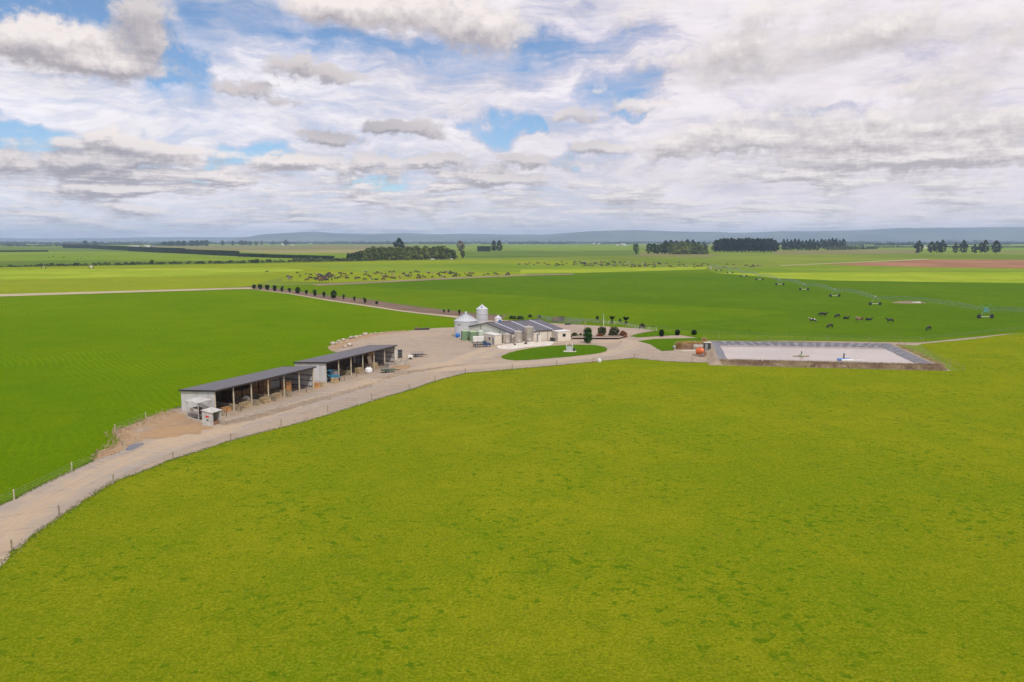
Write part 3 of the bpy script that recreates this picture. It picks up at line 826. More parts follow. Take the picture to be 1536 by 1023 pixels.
# tree row at the right
rowR = [(1378, 361.5, 380, 13), (1397, 363, 379.7, 11), (1405, 362.5, 379.7, 10), (1413, 360.5, 379.7, 13), (1432.5, 364.5, 379.8, 8), (1444.5, 360.6, 379.8, 12), (1461.5, 367, 379.8, 10), (1471, 364, 379.6, 8), (1477, 361, 379.6, 12), (1493.5, 362, 380, 15)]
for k, (px, yt, yb, w) in enumerate(rowR):
    put_tree(pines, 30, 7.5, px, yb, yt, w, f"dark shelter tree at the far right, {('first','second','third','fourth','fifth','sixth','seventh','eighth','ninth','tenth')[k]} of its gappy row from the left")
# low scrub right of the belts
for k in range(22):
    px = 1243 + k * 3.3 + rnd.uniform(-1, 1)
    put_tree(shrubs, 3, 2.6, px, 375.2 - k * .08, 370 + rnd.uniform(-1, 1.2), 8, 'low olive bush in the scrub line right of the pines', 'bushes in the low scrub line')
# far scattered trees left
for px, yt, yb, w in [(303, 361, 369.5, 7), (310, 360.5, 369.6, 8), (334, 361, 368.6, 5), (349, 361.5, 368.5, 5), (362, 361, 368.3, 8), (369, 361.5, 368.2, 6), (375, 362, 368, 6), (384, 362, 368, 6), (392.5, 361, 367.8, 3), (409, 362, 367.6, 3.5), (128, 361, 369, 8), (143, 362, 369, 7), (268, 361.5, 369.2, 10), (257, 362, 369.2, 12), (288, 361, 369.4, 10), (296, 360.7, 369.4, 8), (247, 362.6, 369.3, 9), (276, 361.5, 369.4, 9)]:
    put_tree(broads, 20, 7, px, yb, yt, w, 'small hazy tree scattered on the far plain at the left', 'scattered trees on the far left plain')
# straggling shrub row
for k in range(86):
    px = -8 + k * 6.7 + rnd.uniform(-3, 3)
    if rnd.random() < .06: continue
    yb = float(np.interp(px, [0, 120, 200, 380, 560], [401, 399, 397.3, 394.4, 391.2])) + rnd.uniform(-.4, .2)
    hh = rnd.uniform(2.6, 4.4) if 60 < px < 560 else rnd.uniform(2, 3.2)
    put_tree(shrubs, 3, 2.6, px, yb, yb - hh, rnd.uniform(6, 12), 'low straggling bush in the long broken row across the left plain', 'bushes of the long broken row')
put_tree(broads, 20, 7, 228, 397, 390.2, 6.5, 'round dark bush standing tallest in the long broken row')
put_tree(broads, 20, 7, 386, 394.4, 388.5, 7.5, 'second round dark bush near the right of the long broken row')

# clipped hedges
def hedge(pts, h, w, label, mat='hedge', seed=1, leaf=1.1, group=None, z_low=0):
    t = thing('clipped_hedge', label, 'hedge', pts[0], 0, group)
    q = np.random.RandomState(seed)
    b = MB(); P = []
    for a, c in zip(pts, pts[1:]):
        la, lc = a - pts[0], c - pts[0]
        b.beam(la + Vector((0, 0, h / 2 - .2)), lc + Vector((0, 0, h / 2 - .2)), w * .8, h - .9)
        L = (c - a).length; n = int(L * 9)
        d = np.array((c - a).normalized()); nn = np.array([-d[1], d[0], 0])
        s = q.uniform(0, L, n)[:, None]; v = q.uniform(-1, 1, n)[:, None]; zz = q.uniform(.05, 1, n)
        zz = np.where(q.uniform(size=n) < .35, 1.0, zz)
        wob = np.array([mn.noise(Vector((float(x) * .08, seed, 0))) for x in s[:, 0]]) * .08 + 1
        P.append(np.array(la) + d * s + nn * v * w / 2 + np.stack([zz * 0, zz * 0, zz * h * wob], 1))
    b.build('core', M['hedge'], t)
    np_mesh('foliage', leaf_quads(np.concatenate(P), leaf), 4, M[mat], t)
    return t
for k, (a, b_, lb) in enumerate([
    ((95, 372), (138, 372.8), 'distant dark hedge, leftmost length of the long hedge line'),
    ((138.5, 373), (190, 376), 'dark hedge length sloping down beside the far white shed roofs'),
    ((192.5, 376.6), (212, 377.6), 'short dark hedge length right of the far white shed roofs'),
    ((214, 377.7), (277, 380.6), 'long clipped dark hedge between two narrow gaps'),
    ((279.3, 380.8), (286, 381.1), 'left of two very short hedge blocks between gaps'),
    ((288, 381.2), (294.5, 381.5), 'right of two very short hedge blocks between gaps'),
    ((296.2, 381.7), (358, 384.6), 'long clipped dark hedge right of the two short blocks'),
    ((358.6, 385.0), (398.5, 386.4), 'lower clipped hedge length left of the pale gate gap'),
    ((400.5, 386.5), (500, 389.4), 'long lower hedge running into the central wood'),
    ((0, 378), (72, 377.6), 'thin low hedge at the far left edge')]):
    g0, g1 = G(*a), G(*b_)
    hh = (5.6 if k in (7, 8) else 8.2) * g0.y / F * (.8 if k > 1 else .6)
    if k == 9: hh = 3.5
    n = 6 if (g1 - g0).length > 150 else 2
    hedge([g0.lerp(g1, i / n) for i in range(n + 1)], hh, 5.0, lb, seed=k + 3, leaf=1.4)
hedge([G(716, 377.2), G(736, 377.2)], 14, 6, 'clipped dark block hedge left of two pines', seed=40, leaf=1.5)

# far tree masses that read as one band
def band(x0, x1, yb, hm, mat, label, seed, per_m=.09, wob=.5, gap=0.0, depth=60, name='distant_trees'):
    g0, g1 = G(x0, yb), G(x1, yb)
    L = (g1 - g0).length; q = np.random.RandomState(seed)
    n = int(L * per_m * 2.6)
    P = []
    for i in range(n):
        s = q.uniform(0, 1)
        v = mn.noise(Vector((s * L * .004, seed * 1.7, 0)))
        v2 = mn.noise(Vector((s * L * .02, seed * 2.7, 4)))
        if v < gap - .35: continue
        h = hm * (.75 + wob * v + .45 * v2) * q.uniform(.5, 1.08)
        if h < 3: continue
        c = np.array(g0.lerp(g1, s)) + np.array([0, q.uniform(-.5, .5) * depth, 0])
        k = 12
        d = q.normal(size=(k, 3)) * np.array([h * .22, h * .22, h * .24])
        P.append(c + d + np.array([0, 0, h * .5]))
    if not P: return
    P = np.concatenate(P); P[:, 2] = np.abs(P[:, 2])
    sc0 = g0.y / F
    o = np_mesh(name, leaf_quads(P, max(2.0, sc0 * .85)), 4, M[mat], None)
    tag(o, label, 'distant trees', kind='stuff')
bands = [
 (-80, 560, 366.0, 20, 'pine', 'dark shelterbelts a few kilometres out at the left', .10, .6, .22),
 (430, 1010, 366.2, 17, 'pine', 'dark shelterbelts a few kilometres out in the middle', .09, .6, .12),
 (990, 1620, 366.0, 20, 'pine', 'dark shelterbelts a few kilometres out at the right', .10, .6, .22),
 (-80, 300, 367.6, 16, 'broad', 'mixed trees around far farms at the left', .10, .6, .10),
 (560, 1000, 365.4, 24, 'broad', 'tall hazy trees far out in the middle', .07, .7, .12),
 (1240, 1620, 367.4, 17, 'broad', 'mixed trees around far farms at the right', .10, .6, .18),
 (-80, 1620, 364.4, 30, 'pine', 'thin dark line of far shelterbelts along the whole horizon', .05, .35, 0.15),
 (-80, 500, 365.2, 20, 'broad', 'broken far woodland under the left horizon', .06, .5, .15),
 (500, 1060, 365.0, 18, 'broad', 'broken far woodland under the middle horizon', .06, .5, .2),
 (1000, 1620, 365.2, 20, 'broad', 'broken far woodland under the right horizon', .06, .5, .15),
 (-80, 70, 367.2, 24, 'purplewood', 'brownish far woodland at the left edge', .12, .5, .0),
 (60, 125, 367.2, 26, 'copper', 'russet far trees left of the long hedge', .14, .5, .0),
 (-80, 130, 369.6, 14, 'shrub', 'grey green scrub belt at the far left', .12, .5, .1),
 (232, 300, 368.4, 28, 'broad', 'dark hazy copse beyond the long hedge', .2, .4, -.2),
 (380, 500, 364.6, 14, 'broad', 'low hazy trees on the far plain beyond the hedge', .08, .5, .2),
 (490, 530, 364.4, 22, 'broad', 'small hazy far copse left of the tall dark tree', .2, .4, -.2),
 (600, 960, 363.6, 22, 'broad', 'hazy far shelter line right of the tall dark tree', .08, .5, .1),
 (770, 900, 365.4, 12, 'pine', 'low dark far belts beyond the open plain', .14, .3, .25),
 (880, 1070, 364.6, 22, 'broad', 'hazy far trees around the white farm buildings', .12, .5, .0),
 (1010, 1170, 366.6, 18, 'broad', 'olive far trees behind the dark pines', .1, .5, .1),
 (1240, 1320, 365.5, 26, 'broad', 'hazy far trees right of the short pine belt', .12, .5, .0),
 (1310, 1380, 368.5, 30, 'pine', 'dark far belt left of the right tree row', .16, .3, -.2),
 (1300, 1600, 366.2, 7, 'hedge', 'thin clipped far hedge behind the right tree row', .2, .1, -.5),
 (1300, 1600, 371.2, 7, 'hedge', 'second thin far hedge behind the right tree row', .25, .1, -.5),
 (1414, 1452, 364.6, 44, 'purplewood', 'leafless purplish poplars behind the right tree row', .3, .25, -.5),
 (1461, 1496, 364.8, 48, 'purplewood', 'second leafless purplish stand at the far right', .3, .25, -.5),
 (1480, 1620, 365.2, 26, 'purplewood', 'low purplish woodland at the right edge', .15, .5, 0),
 (1180, 1300, 369.6, 9, 'broad', 'low far hedge line behind the ragged pines', .2, .3, -.1),
 (700, 760, 387.3, 1.6, 'shrub', 'thin weedy fence line right of the central wood', .5, .3, -.2),
 (440, 540, 391.3, 3.4, 'shrub', 'pale scrub at the foot of the long hedge', .5, .4, -.1),
 (760, 1060, 384.5, 1.4, 'shrub', 'thin weedy fence line in the middle distance', .3, .3, .1),
]
for k, (x0, x1, yb, hm, mt, lb, pm, wb, gp) in enumerate(bands):
    band(x0, x1, yb, hm, mt, lb, 60 + k, pm, wb, gp, depth=max(3, min(120, hm * 2)))

# young bushes along the bare strip
def bush_row():
    data = [(381, 433, 428, 5), (390.5, 434, 428, 5.5), (401, 435, 428.3, 6), (412, 436.6, 429.6, 5.5), (423, 437.5, 430, 4), (434.5, 438.2, 433.4, 4), (446.5, 440.2, 432, 6), (459.5, 441.6, 436, 4), (472.5, 443.8, 436, 5), (486, 445.7, 438.5, 4.2), (500.5, 447.8, 437, 7), (515.5, 449.2, 442.5, 3), (531.5, 451.6, 446.3, 3.2), (547.5, 454.2, 447.8, 4), (565, 456.6, 452.8, 4), (666, 468.6, 465.8, 3), (673, 468.3, 465.4, 3), (689, 472.2, 465.6, 3.2)]
    words_ = 'first second third fourth fifth sixth seventh eighth ninth tenth eleventh twelfth thirteenth fourteenth fifteenth sixteenth seventeenth eighteenth'.split()
    P = Proto([make_tree('young_bush', 'x', 'bush', 'vase', 3, 1.0, 'topiary', 60, 22, .17, 70 + k, .12, .3, tr=.06) for k in range(3)])
    P2 = Proto([make_tree('young_bush', 'x', 'bush', 'round', 3, 1.0, 'topiary', 60, 22, .17, 74 + k, .12, .3, tr=.06) for k in range(1)])
    for k, (x, yb, yt, w) in enumerate(data):
        look = 'round dark' if k in (10, 6) else ('small dark' if yb - yt < 5.2 else 'dark upright')
        put_tree(P2 if k in (10, 6) else P, 3, 1.0, x, yb + .2, yt - .9, w * 1.25, f'{look} young bush on the bare strip, {words_[k]} from its far left end', cat='bush')
    P.clean(); P2.clean()
bush_row()

# clipped round trees by the lawns
for (x, yb, yt, w, lb) in [(992.3, 504.7, 494.6, 7.8, 'tallest clipped dark round tree, on the narrow lawn wedge'), (1016, 503, 495, 7.6, 'middle clipped dark round tree on the narrow lawn wedge'), (1041, 502.6, 495.2, 7.8, 'clipped dark round tree nearest the pond')]:
    g, h = at_h(x, yb, yt)
    make_tree('clipped_tree', lb, 'tree', 'round', h, w * g.y / F / 2, 'topiary', 120, 26, .17, int(x), .10, .18, tr=.08, loc=(g.x, g.y, 0))
for (x, yb, yt, w, kind, mt, lb, lo) in [
    (881.5, 514.8, 492.0, 14.5, 'column', 'conedark', 'bright green conical tree at the back edge of the oval lawn', .06),
    (902.5, 504.5, 490.5, 11, 'round', 'olive', 'olive bronze bush in the raised bed below the lamp pole', .05),
    (900, 506.5, 501.5, 11, 'dome', 'rustleaf', 'low rusty red bush spilling over the raised bed wall', 0),
    (920.5, 505, 491, 14.5, 'round', 'olive', 'large olive bush in the middle of the raised bed', .03),
    (934.6, 505.8, 497.5, 11.5, 'dome', 'rustleaf', 'rounded bronze bush at the right end of the raised bed', .02),
    (862, 505.5, 500.2, 9, 'dome', 'shrub', 'low yellow green bush beside the white annexe', 0),
    (871, 505.2, 500.6, 4, 'dome', 'olive', 'tiny dark bush at the left of the raised bed', 0),
    (963.5, 492.2, 486, 8, 'dome', 'olive', 'low spreading bush on the bare cattle yard', 0),
    (750, 476.8, 474, 6, 'dome', 'olive', 'small dark bush behind the small feed silo roof line', 0),
    (767, 478.5, 474.3, 6, 'dome', 'broad', 'left dark bush behind the dairy roof ridge', 0),
    (772, 479, 474.6, 5, 'dome', 'olive', 'middle dark bush behind the dairy roof ridge', 0),
    (780, 479.2, 475, 9, 'dome', 'broad', 'wide dark bush behind the dairy roof ridge', 0),
    (795, 476.2, 472.5, 5, 'dome', 'broad', 'small bush further right behind the dairy roof ridge', 0),
    (809.5, 477.5, 473.2, 3, 'column', 'broad', 'slim young tree behind the far end of the dairy roof', 0),
    (896, 479.2, 474.6, 3.6, 'column', 'broad', 'slim young tree just left of the lamp pole top', .05),
    (930, 484, 478, 2.6, 'column', 'broad', 'slim young tree between the two dark spreading trees', .05)]:
    g, h = at_h(x, yb, yt)
    make_tree('garden_bush' if kind == 'dome' else 'small_tree', lb, 'bush' if kind == 'dome' else 'tree', kind, h, w * g.y / F / 2, mt, 90, 24, .22, int(x * 7) % 997, lo, .32, trunk=kind != 'dome', tr=.07, loc=(g.x, g.y, .02))
for (x, yb, lb, wd) in [(918, 485.6, 'dark two tiered tree with a forked top right of the lamp pole', 7.5), (939, 486.6, 'dark tree with a wide flat top right of the forked one', 9.5)]:
    g = G(x, yb); m_ = g.y / F
    t = thing('two_tiered_tree', lb, 'tree', g)
    q1 = crown_pts('round', 4.5 * m_, 1.6 * m_, 60, 24, 5, .05, .3)
    q2 = crown_pts('vase', 3.6 * m_, wd / 2 * m_, 60, 24, 6, .0, .18); q2[:, 2] += 7.0 * m_
    np_mesh('crown', leaf_quads(np.concatenate([q1, q2]), .2), 4, M['topiary'], t)
    MB().cyl((0, 0, -.1), (0, 0, 8 * m_), .1, .06, 8).cyl((0, 0, 6.5 * m_), (-.4 * wd * m_, 0, 10 * m_), .05, .03, 6).cyl((0, 0, 6.5 * m_), (.4 * wd * m_, 0, 10 * m_), .05, .03, 6).build('trunk', M['bark'], t)

# flax and dry tufts
def blades(P, h, w, n, mat, name, lean=.5, label=None, cat=None, parent=None, kind=None, seed=3):
    q = np.random.RandomState(seed); P = np.repeat(np.asarray(P, float), n, axis=0); m = len(P)
    a = q.uniform(0, 2 * np.pi, m); L = h * q.uniform(.5, 1.15, m)
    d = np.stack([np.cos(a), np.sin(a), a * 0], 1); s = np.stack([-np.sin(a), np.cos(a), a * 0], 1)
    base = P + q.normal(size=(m, 3)) * np.array([w * 1.5, w * 1.5, 0])
    le = q.uniform(.1, lean, m)[:, None]
    tip = base + d * L[:, None] * le + np.array([0, 0, 1]) * (L * .95)[:, None]
    V = np.stack([base - s * w * .5, base + s * w * .5, tip], 1).reshape(-1, 3)
    o = np_mesh(name, V, 3, M[mat], parent)
    return tag(o, label, cat, kind=kind)
for (x, yb, yt, w, lb) in [(1019, 523.5, 511.5, 9, 'big tan tussock plant at the left end of the plank bunker'), (1056.5, 513, 505.8, 8, 'tan tussock plant near the pond corner')]:
    g, h = at_h(x, yb, yt)
    rr = w * g.y / F / 2
    pts = [(rr * .45 * rnd.gauss(0, 1), rr * .45 * rnd.gauss(0, 1), 0) for _ in range(60)]
    t = thing('tussock_plant', lb, 'plant', g)
    blades(pts, h, .07, 22, 'flax', 'blades', .6, parent=t, seed=int(x))

# ------------------------------------------------------------------ open sheds
def shed(P2, P3, depth, hf, hb, bays, label):
    e = (P3 - P2); L = e.length; e.normalize()
    t = thing('open_shed', label, 'shed', P2, math.atan2(e.y, e.x))
    D = depth; ov = .35
    def zr(y): return hf + (hb - hf) * y / D
    # roof: thin corrugated slab
    MB().hexa([(-ov, -ov, zr(-ov) + .02), (L + ov, -ov, zr(-ov) + .02), (L + ov, D + .2, zr(D + .2) + .02), (-ov, D + .2, zr(D + .2) + .02),
               (-ov, -ov, zr(-ov) + .14), (L + ov, -ov, zr(-ov) + .14), (L + ov, D + .2, zr(D + .2) + .14), (-ov, D + .2, zr(D + .2) + .14)]).build('roof', M['roof'], t)
    b = MB()
    for x in (-ov - .03, L + ov + .03):
        b.hexa([(x - .03, -ov, zr(-ov) - .14), (x + .03, -ov, zr(-ov) - .14), (x + .03, D + .2, zr(D) - .14), (x - .03, D + .2, zr(D) - .14),
                (x - .03, -ov, zr(-ov) + .17), (x + .03, -ov, zr(-ov) + .17), (x + .03, D + .2, zr(D) + .17), (x - .03, D + .2, zr(D) + .17)])
    b.beam((-ov, -ov - .06, zr(-ov) + .0), (L + ov, -ov - .06, zr(-ov) + .0), .1, .16)
    b.build('roof_trim', M['trim'], t)
    for x in (0.0, L):
        s = -.06 if x == 0 else .06
        MB().hexa([(x, .1, -.1), (x + s, .1, -.1), (x + s, D, -.1), (x, D, -.1), (x, .1, zr(.1)), (x + s, .1, zr(.1)), (x + s, D, zr(D)), (x, D, zr(D))]).build('end_wall', M['cladside'], t)
    MB().box((L / 2, D + .03, hb / 2 - .05), (L, .06, hb)).build('back_wall', M['clad'], t)
    # girts on the far end wall and along the back
    b = MB()
    for z in (.5, 1.6, 2.7):
        b.box((L - .08, D / 2, z), (.06, D - .4, .12))
    for z in (1.6, 2.9):
        b.box((L / 2, D - .06, z), (L - .3, .08, .12))
    b.box((L / 2, D * .5, zr(D * .5) - .2), (L, .1, .22)).box((L / 2, .1, hf - .16), (L, .12, .26))
    for k in range(bays + 1):
        x = min(max(k * L / bays, .12), L - .12)
        b.beam((x, .1, zr(.1) - .2), (x, D, zr(D) - .2), .1, .25)
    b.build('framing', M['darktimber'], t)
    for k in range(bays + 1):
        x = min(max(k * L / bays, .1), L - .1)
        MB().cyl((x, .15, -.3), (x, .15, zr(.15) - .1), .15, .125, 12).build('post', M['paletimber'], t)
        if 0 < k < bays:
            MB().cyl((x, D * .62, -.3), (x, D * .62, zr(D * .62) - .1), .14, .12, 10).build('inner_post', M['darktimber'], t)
    return t, L, zr
A2, A3 = G(324, 623.8), G(471.5, 582.9)
shA, LA, zA = shed(A2, A3, 7.8, 4.4, 3.9, 6, 'nearer open fronted grey steel shed with a dark sloping roof')
B2, B3 = G(489.8, 574.4), G(593.2, 545.2)
shB, LB, zB = shed(B2, B3, 8.0, 4.4, 3.9, 6, 'farther open fronted grey steel shed with a dark sloping roof')
def loc_in(sh, x, y, z=0):
    return sh.matrix_basis @ Vector((x, y, z))
bpy.context.view_layer.update()
# bay partitions (low plank walls running out of each bay) belong to the shed
def partitions(sh, L, bays, h, mat, ks, y0=-1.3, D=7):
    for k in ks:
        x = k * L / bays + .25
        b = MB()
        for j in range(4):
            b.box((x, (y0 + D) / 2, h * (j + .5) / 4), (.12, D - y0, h / 4 - .02))
        for yy in (y0 + .1, 1.5, 4):
            b.box((x + .12, yy, h / 2 + .05), (.12, .14, h + .1))
        b.build('partition', M[mat], sh)
partitions(shA, LA, 6, 1.15, 'timber', (0.06, 1, 2, 3, 4))
partitions(shB, LB, 6, 1.15, 'timber', (2, 3, 4), y0=.4)
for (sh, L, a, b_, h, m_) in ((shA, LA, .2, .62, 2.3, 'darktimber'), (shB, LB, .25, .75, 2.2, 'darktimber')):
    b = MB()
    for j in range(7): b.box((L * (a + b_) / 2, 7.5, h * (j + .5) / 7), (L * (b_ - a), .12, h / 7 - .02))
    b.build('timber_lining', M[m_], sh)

# bales and things in the sheds
def bale(loc, size, mat, label, group=None, rz=0.0, round_=False):
    t = thing('straw_bale', label, 'bale', loc, rz, group)
    b = MB()
    if round_:
        b.cyl((0, -size[1] / 2, size[2] / 2), (0, size[1] / 2, size[2] / 2), size[2] / 2, seg=20)
    else:
        b.box((0, 0, size[2] / 2), size)
        bmesh.ops.subdivide_edges(b.bm, edges=b.bm.edges[:], cuts=3, use_grid_fill=True)
        for v in b.bm.verts:
            v.co += Vector((rnd.uniform(-1, 1), rnd.uniform(-1, 1), rnd.uniform(-.6, .4))) * .05
    b.build('straw', M[mat], t, bevel=0)
    s = MB()
    for k in (-.3, .0, .3):
        s.box((k * size[0], 0, size[2] / 2), (.03, size[1] + .03, size[2] + .03))
    s.build('twine', M['paletimber'], t)
    return t
rzA = shA.rotation_euler.z
for bay, mt, lb, g in ((3, 'hay', 'dark hay bale stacked deep in the shaded middle bays', 'dark hay bales in the nearer shed'), (4, 'hay', 'dark hay bale stacked deep in the shaded middle bays', 'dark hay bales in the nearer shed'), (5, 'straw', 'golden orange straw bale in the tall stack near the far end of the nearer shed', 'golden bales in the nearer shed')):
    for j in range(2):
        for k in range(3 if mt == 'straw' else 3):
            for d in (0, 1):
                if mt == 'straw' and j == 1: continue
                if mt == 'hay' and bay == 3 and k == 2: continue
                x = (bay - .5 - .25 + .5 * j) * LA / 6 - (.9 if mt == 'straw' else 0)
                bale(loc_in(shA, x, 6.4 - d * 1.35, .02 + k * 1.12), (1.95, 1.25, 1.1), mt, lb, g, rzA)
bale(loc_in(shA, LA * .755, 1.6, .02), (1.7, 1.2, 1.25), 'straw', 'lower golden bale of the front pair near the open end bay', rz=rzA + .15)
bale(loc_in(shA, LA * .755, 1.6, 1.30), (1.6, 1.15, 1.15), 'straw', 'upper golden bale of the front pair near the open end bay', rz=rzA + .05)
bale(loc_in(shA, LA * .60, .6, .02), (1.9, 1.1, .95), 'paleStraw', 'small pale bale by the fourth post of the nearer shed', rz=rzA + .1)
bale(loc_in(shA, LA * .45, -.2, .02), (1.8, 1.1, 1.0), 'paleStraw', 'small pale bale by the third post of the nearer shed', rz=rzA - .05)
bale(loc_in(shA, LA * .12, .9, .02), (1.6, 1.0, .8), 'straw', 'low orange bale in the first bay of the nearer shed', rz=rzA)
bale(loc_in(shA, LA * .27, .2, .02), (2.0, 1.0, 1.0), 'paleStraw', 'low tan bale in the second bay of the nearer shed', rz=rzA)
bale(loc_in(shA, LA + .9, .2, .02), (1.1, .9, 1.0), 'straw', 'golden bale against the corner between the two sheds', rz=.4)
bale(loc_in(shA, LA + 2.3, .3, .02), (1.3, .9, .8), 'paleStraw', 'slumped pale bale between the two sheds', rz=.9)
bale(loc_in(shB, .9, -1.5, .02), (1.6, 1.1, 1.0), 'paleStraw', 'tan bale in front of the blue tractor', rz=.2)
rzB = shB.rotation_euler.z
bale(loc_in(shB, LB * .46, .5, .02), (1.6, 1.1, 1.2), 'paleStraw', 'tan bale left of the white bulk bag', rz=rzB)
bale(loc_in(shB, LB * .69, .4, .02), (1.2, 1.1, 1.4), 'paleStraw', 'upright tan bale right of the white bulk bag', rz=rzB)
for k in range(3):
    bale(loc_in(shB, LB * .91, 5.9, .02 + k * 1.02), (2.6, 1.3, 1.0), 'rust' if k < 2 else 'straw', ('lowest', 'middle', 'topmost')[k] + ' reddish bale in the end bay of the farther shed', rz=rzB)

def bulk_bag(loc, r, h, label):
    t = thing('bulk_bag', label, 'bag', loc)
    b = MB().lathe([(r * .8, 0), (r, h * .15), (r * 1.05, h * .5), (r * .95, h * .85), (r * .5, h), (.1, h * 1.06)], seg=16)
    b.build('sack', M['bag'], t, smooth_=True)
    s = MB()
    for a in (0.7, 2.3, 3.9, 5.4): s.beam((math.cos(a) * r * .8, math.sin(a) * r * .8, h * .85), (math.cos(a) * r * .3, math.sin(a) * r * .3, h * 1.25), .06, .02)
    s.build('strap', M['whitepaint'], t)
bulk_bag(G(553, 559.3), .85, 1.25, 'fat white bulk bag standing before the farther shed')
bulk_bag(loc_in(shA, LA * .40, 3.2), .75, 1.1, 'white bulk bag in the shaded third bay of the nearer shed')
bulk_bag(loc_in(shB, LB * .27, 3.4), .8, 1.2, 'dim white bag deep in the second bay of the farther shed')
bulk_bag(loc_in(shB, LB * .36, 4.0), .8, 1.1, 'dim white bag deep in the third bay of the farther shed')

# blue tractor under shed B
def tractor(loc, rz):
    t = thing('tractor', 'faded blue tractor parked in the first bay of the farther shed', 'tractor', loc, rz)
    MB().box((1.1, 0, 1.05), (1.7, .7, .75)).box((1.95, 0, 1.0), (.12, .6, .6)).build('bonnet', M['tractorblue'], t, bevel=.06)
    MB().box((-.3, 0, .95), (1.2, .8, .6)).build('chassis', M['tractorblue'], t)
    b = MB()
    for x in (-.9, .35):
        for y in (-.6, .6): b.box((x, y, 1.75), (.07, .07, 1.3))
    b.build('cab_frame', M['tractorblue'], t)
    MB().box((-.27, 0, 2.43), (1.5, 1.4, .1)).build('cab_roof', M['tractorblue'], t, bevel=.03)
    MB().box((-.5, 0, 1.35), (.5, .5, .12)).box((-.72, 0, 1.6), (.1, .5, .5)).build('seat', M['black'], t)
    MB().cyl((1.5, .2, 1.4), (1.5, .2, 2.3), .05).build('exhaust', M['blackpaint'], t)
    for x, r, w in ((-.6, .78, .42), (1.55, .45, .28)):
        for y in (-.8, .8):
            wh = MB().cyl((x, y - w / 2, r), (x, y + w / 2, r), r, seg=20).build('wheel', M['black'], t)
            MB().cyl((x, y - w / 2 - .02, r), (x, y + w / 2 + .02, r), r * .5, seg=14).build('rim', M['tractorblue'], wh)
    for y in (-.8, .8):
        MB().prism([(-1.35, 1.2), (-1.2, 1.62), (-.1, 1.66), (.2, 1.3), (.1, 1.3), (-.15, 1.58), (-1.15, 1.54), (-1.28, 1.2)], y - .25, y + .25).build('mudguard', M['tractorblue'], t)
tractor(loc_in(shB, 1.7, .3), rzB + math.pi * .62 + math.pi)

# white calf cage on skids and small white kiosk near the road
c0 = G(281.5, 627); c1 = G(309, 633.5)
e = (c1 - c0).normalized(); rzc = math.atan2(e.y, e.x)
cage = thing('calf_cage', 'pale roofed livestock cage on skids beside the nearer shed wall', 'cage', c0, rzc)
CL, CW, CH = 3.3, 2.2, 3.0
MB().hexa([(-.25, -.25, CH), (CL + .25, -.25, CH), (CL + .25, CW + .25, CH + .22), (-.25, CW + .25, CH + .22), (-.25, -.25, CH + .08), (CL + .25, -.25, CH + .08), (CL + .25, CW + .25, CH + .30), (-.25, CW + .25, CH + .30)]).build('roof', M['dullwhite'], cage)
for x in (0, CL):
    for y in (0, CW):
        MB().box((x, y, CH / 2), (.09, .09, CH)).build('leg', M['dullwhite'], cage)
b = MB()
for z in (.5, .75, 1.0):
    b.box((CL / 2, 0, z), (CL, .05, .05)).box((CL / 2, CW, z), (CL, .05, .05)).box((0, CW / 2, z), (.05, CW, .05)).box((CL, CW / 2, z), (.05, CW, .05))
for k in range(9): b.box((k * CL / 8, 0, 1.2), (.04, .04, 1.5))
b.build('rails', M['greysteel'], cage)
MB().box((CL * .62, .05, 1.45), (CL * .72, .05, .95)).build('side_panel', M['concrete'], cage)
MB().box((CL * .78, -.02, 1.62), (.95, .04, .5)).build('sign', M['dullwhite'], cage)
MB().box((CL / 2, 0, .12), (CL + .7, .14, .16)).box((CL / 2, CW, .12), (CL + .7, .14, .16)).build('skid', M['dullwhite'], cage)
MB().box((CL / 2, CW / 2, .62), (CL - .1, CW - .1, .08)).box((1.0, CW * .6, 1.2), (1.4, .9, 1.1)).build('feeder_floor', M['darktimber'], cage)
k0 = G(308.3, 638.2); k1 = G(318, 639); k2 = G(332, 634.4)
rk = math.atan2((k2 - k1).y, (k2 - k1).x)
ki = thing('roadside_kiosk', 'small white three sided shelter with an open brown interior beside the road', 'shelter', k1, rk)
KL, KD, KH = 2.25, 1.9, 2.15
zt = KH - .12
MB().hexa([(-.15, -.2, KH), (KL + .15, -.2, KH), (KL + .15, KD + .1, KH + .3), (-.15, KD + .1, KH + .3), (-.15, -.2, KH + .07), (KL + .15, -.2, KH + .07), (KL + .15, KD + .1, KH + .37), (-.15, KD + .1, KH + .37)]).build('roof', M['dullwhite'], ki)
for x in (.03, KL - .03): MB().hexa([(x - .03, 0, 0), (x + .03, 0, 0), (x + .03, KD, 0), (x - .03, KD, 0), (x - .03, 0, KH), (x + .03, 0, KH), (x + .03, KD, KH + .28), (x - .03, KD, KH + .28)]).build('side_wall', M['dullwhite'], ki)
MB().box((KL / 2, KD - .03, KH / 2 + .1), (KL - .14, .05, KH)).build('back_wall', M['timber'], ki)
b = MB()
for x in (.22, KL - .22): b.box((x, .03, KH / 2), (.3 if x < 1 else .12, .08, KH))
b.build('front_frame', M['dullwhite'], ki)
MB().box((KL / 2, KD / 2, .25), (KL - .2, KD - .1, .4)).box((KL * .3, KD * .6, .9), (.9, .7, .9)).build('shelf', M['rust'], ki)
s = MB(); s.box((-.02, KD * .45, 1.5), (.04, .62, .30)); s.build('red_mark', M['red'], ki)
s = MB(); s.box((-.02, KD * .45, .9), (.03, .4, .22)); s.build('green_mark', M['green'], ki)

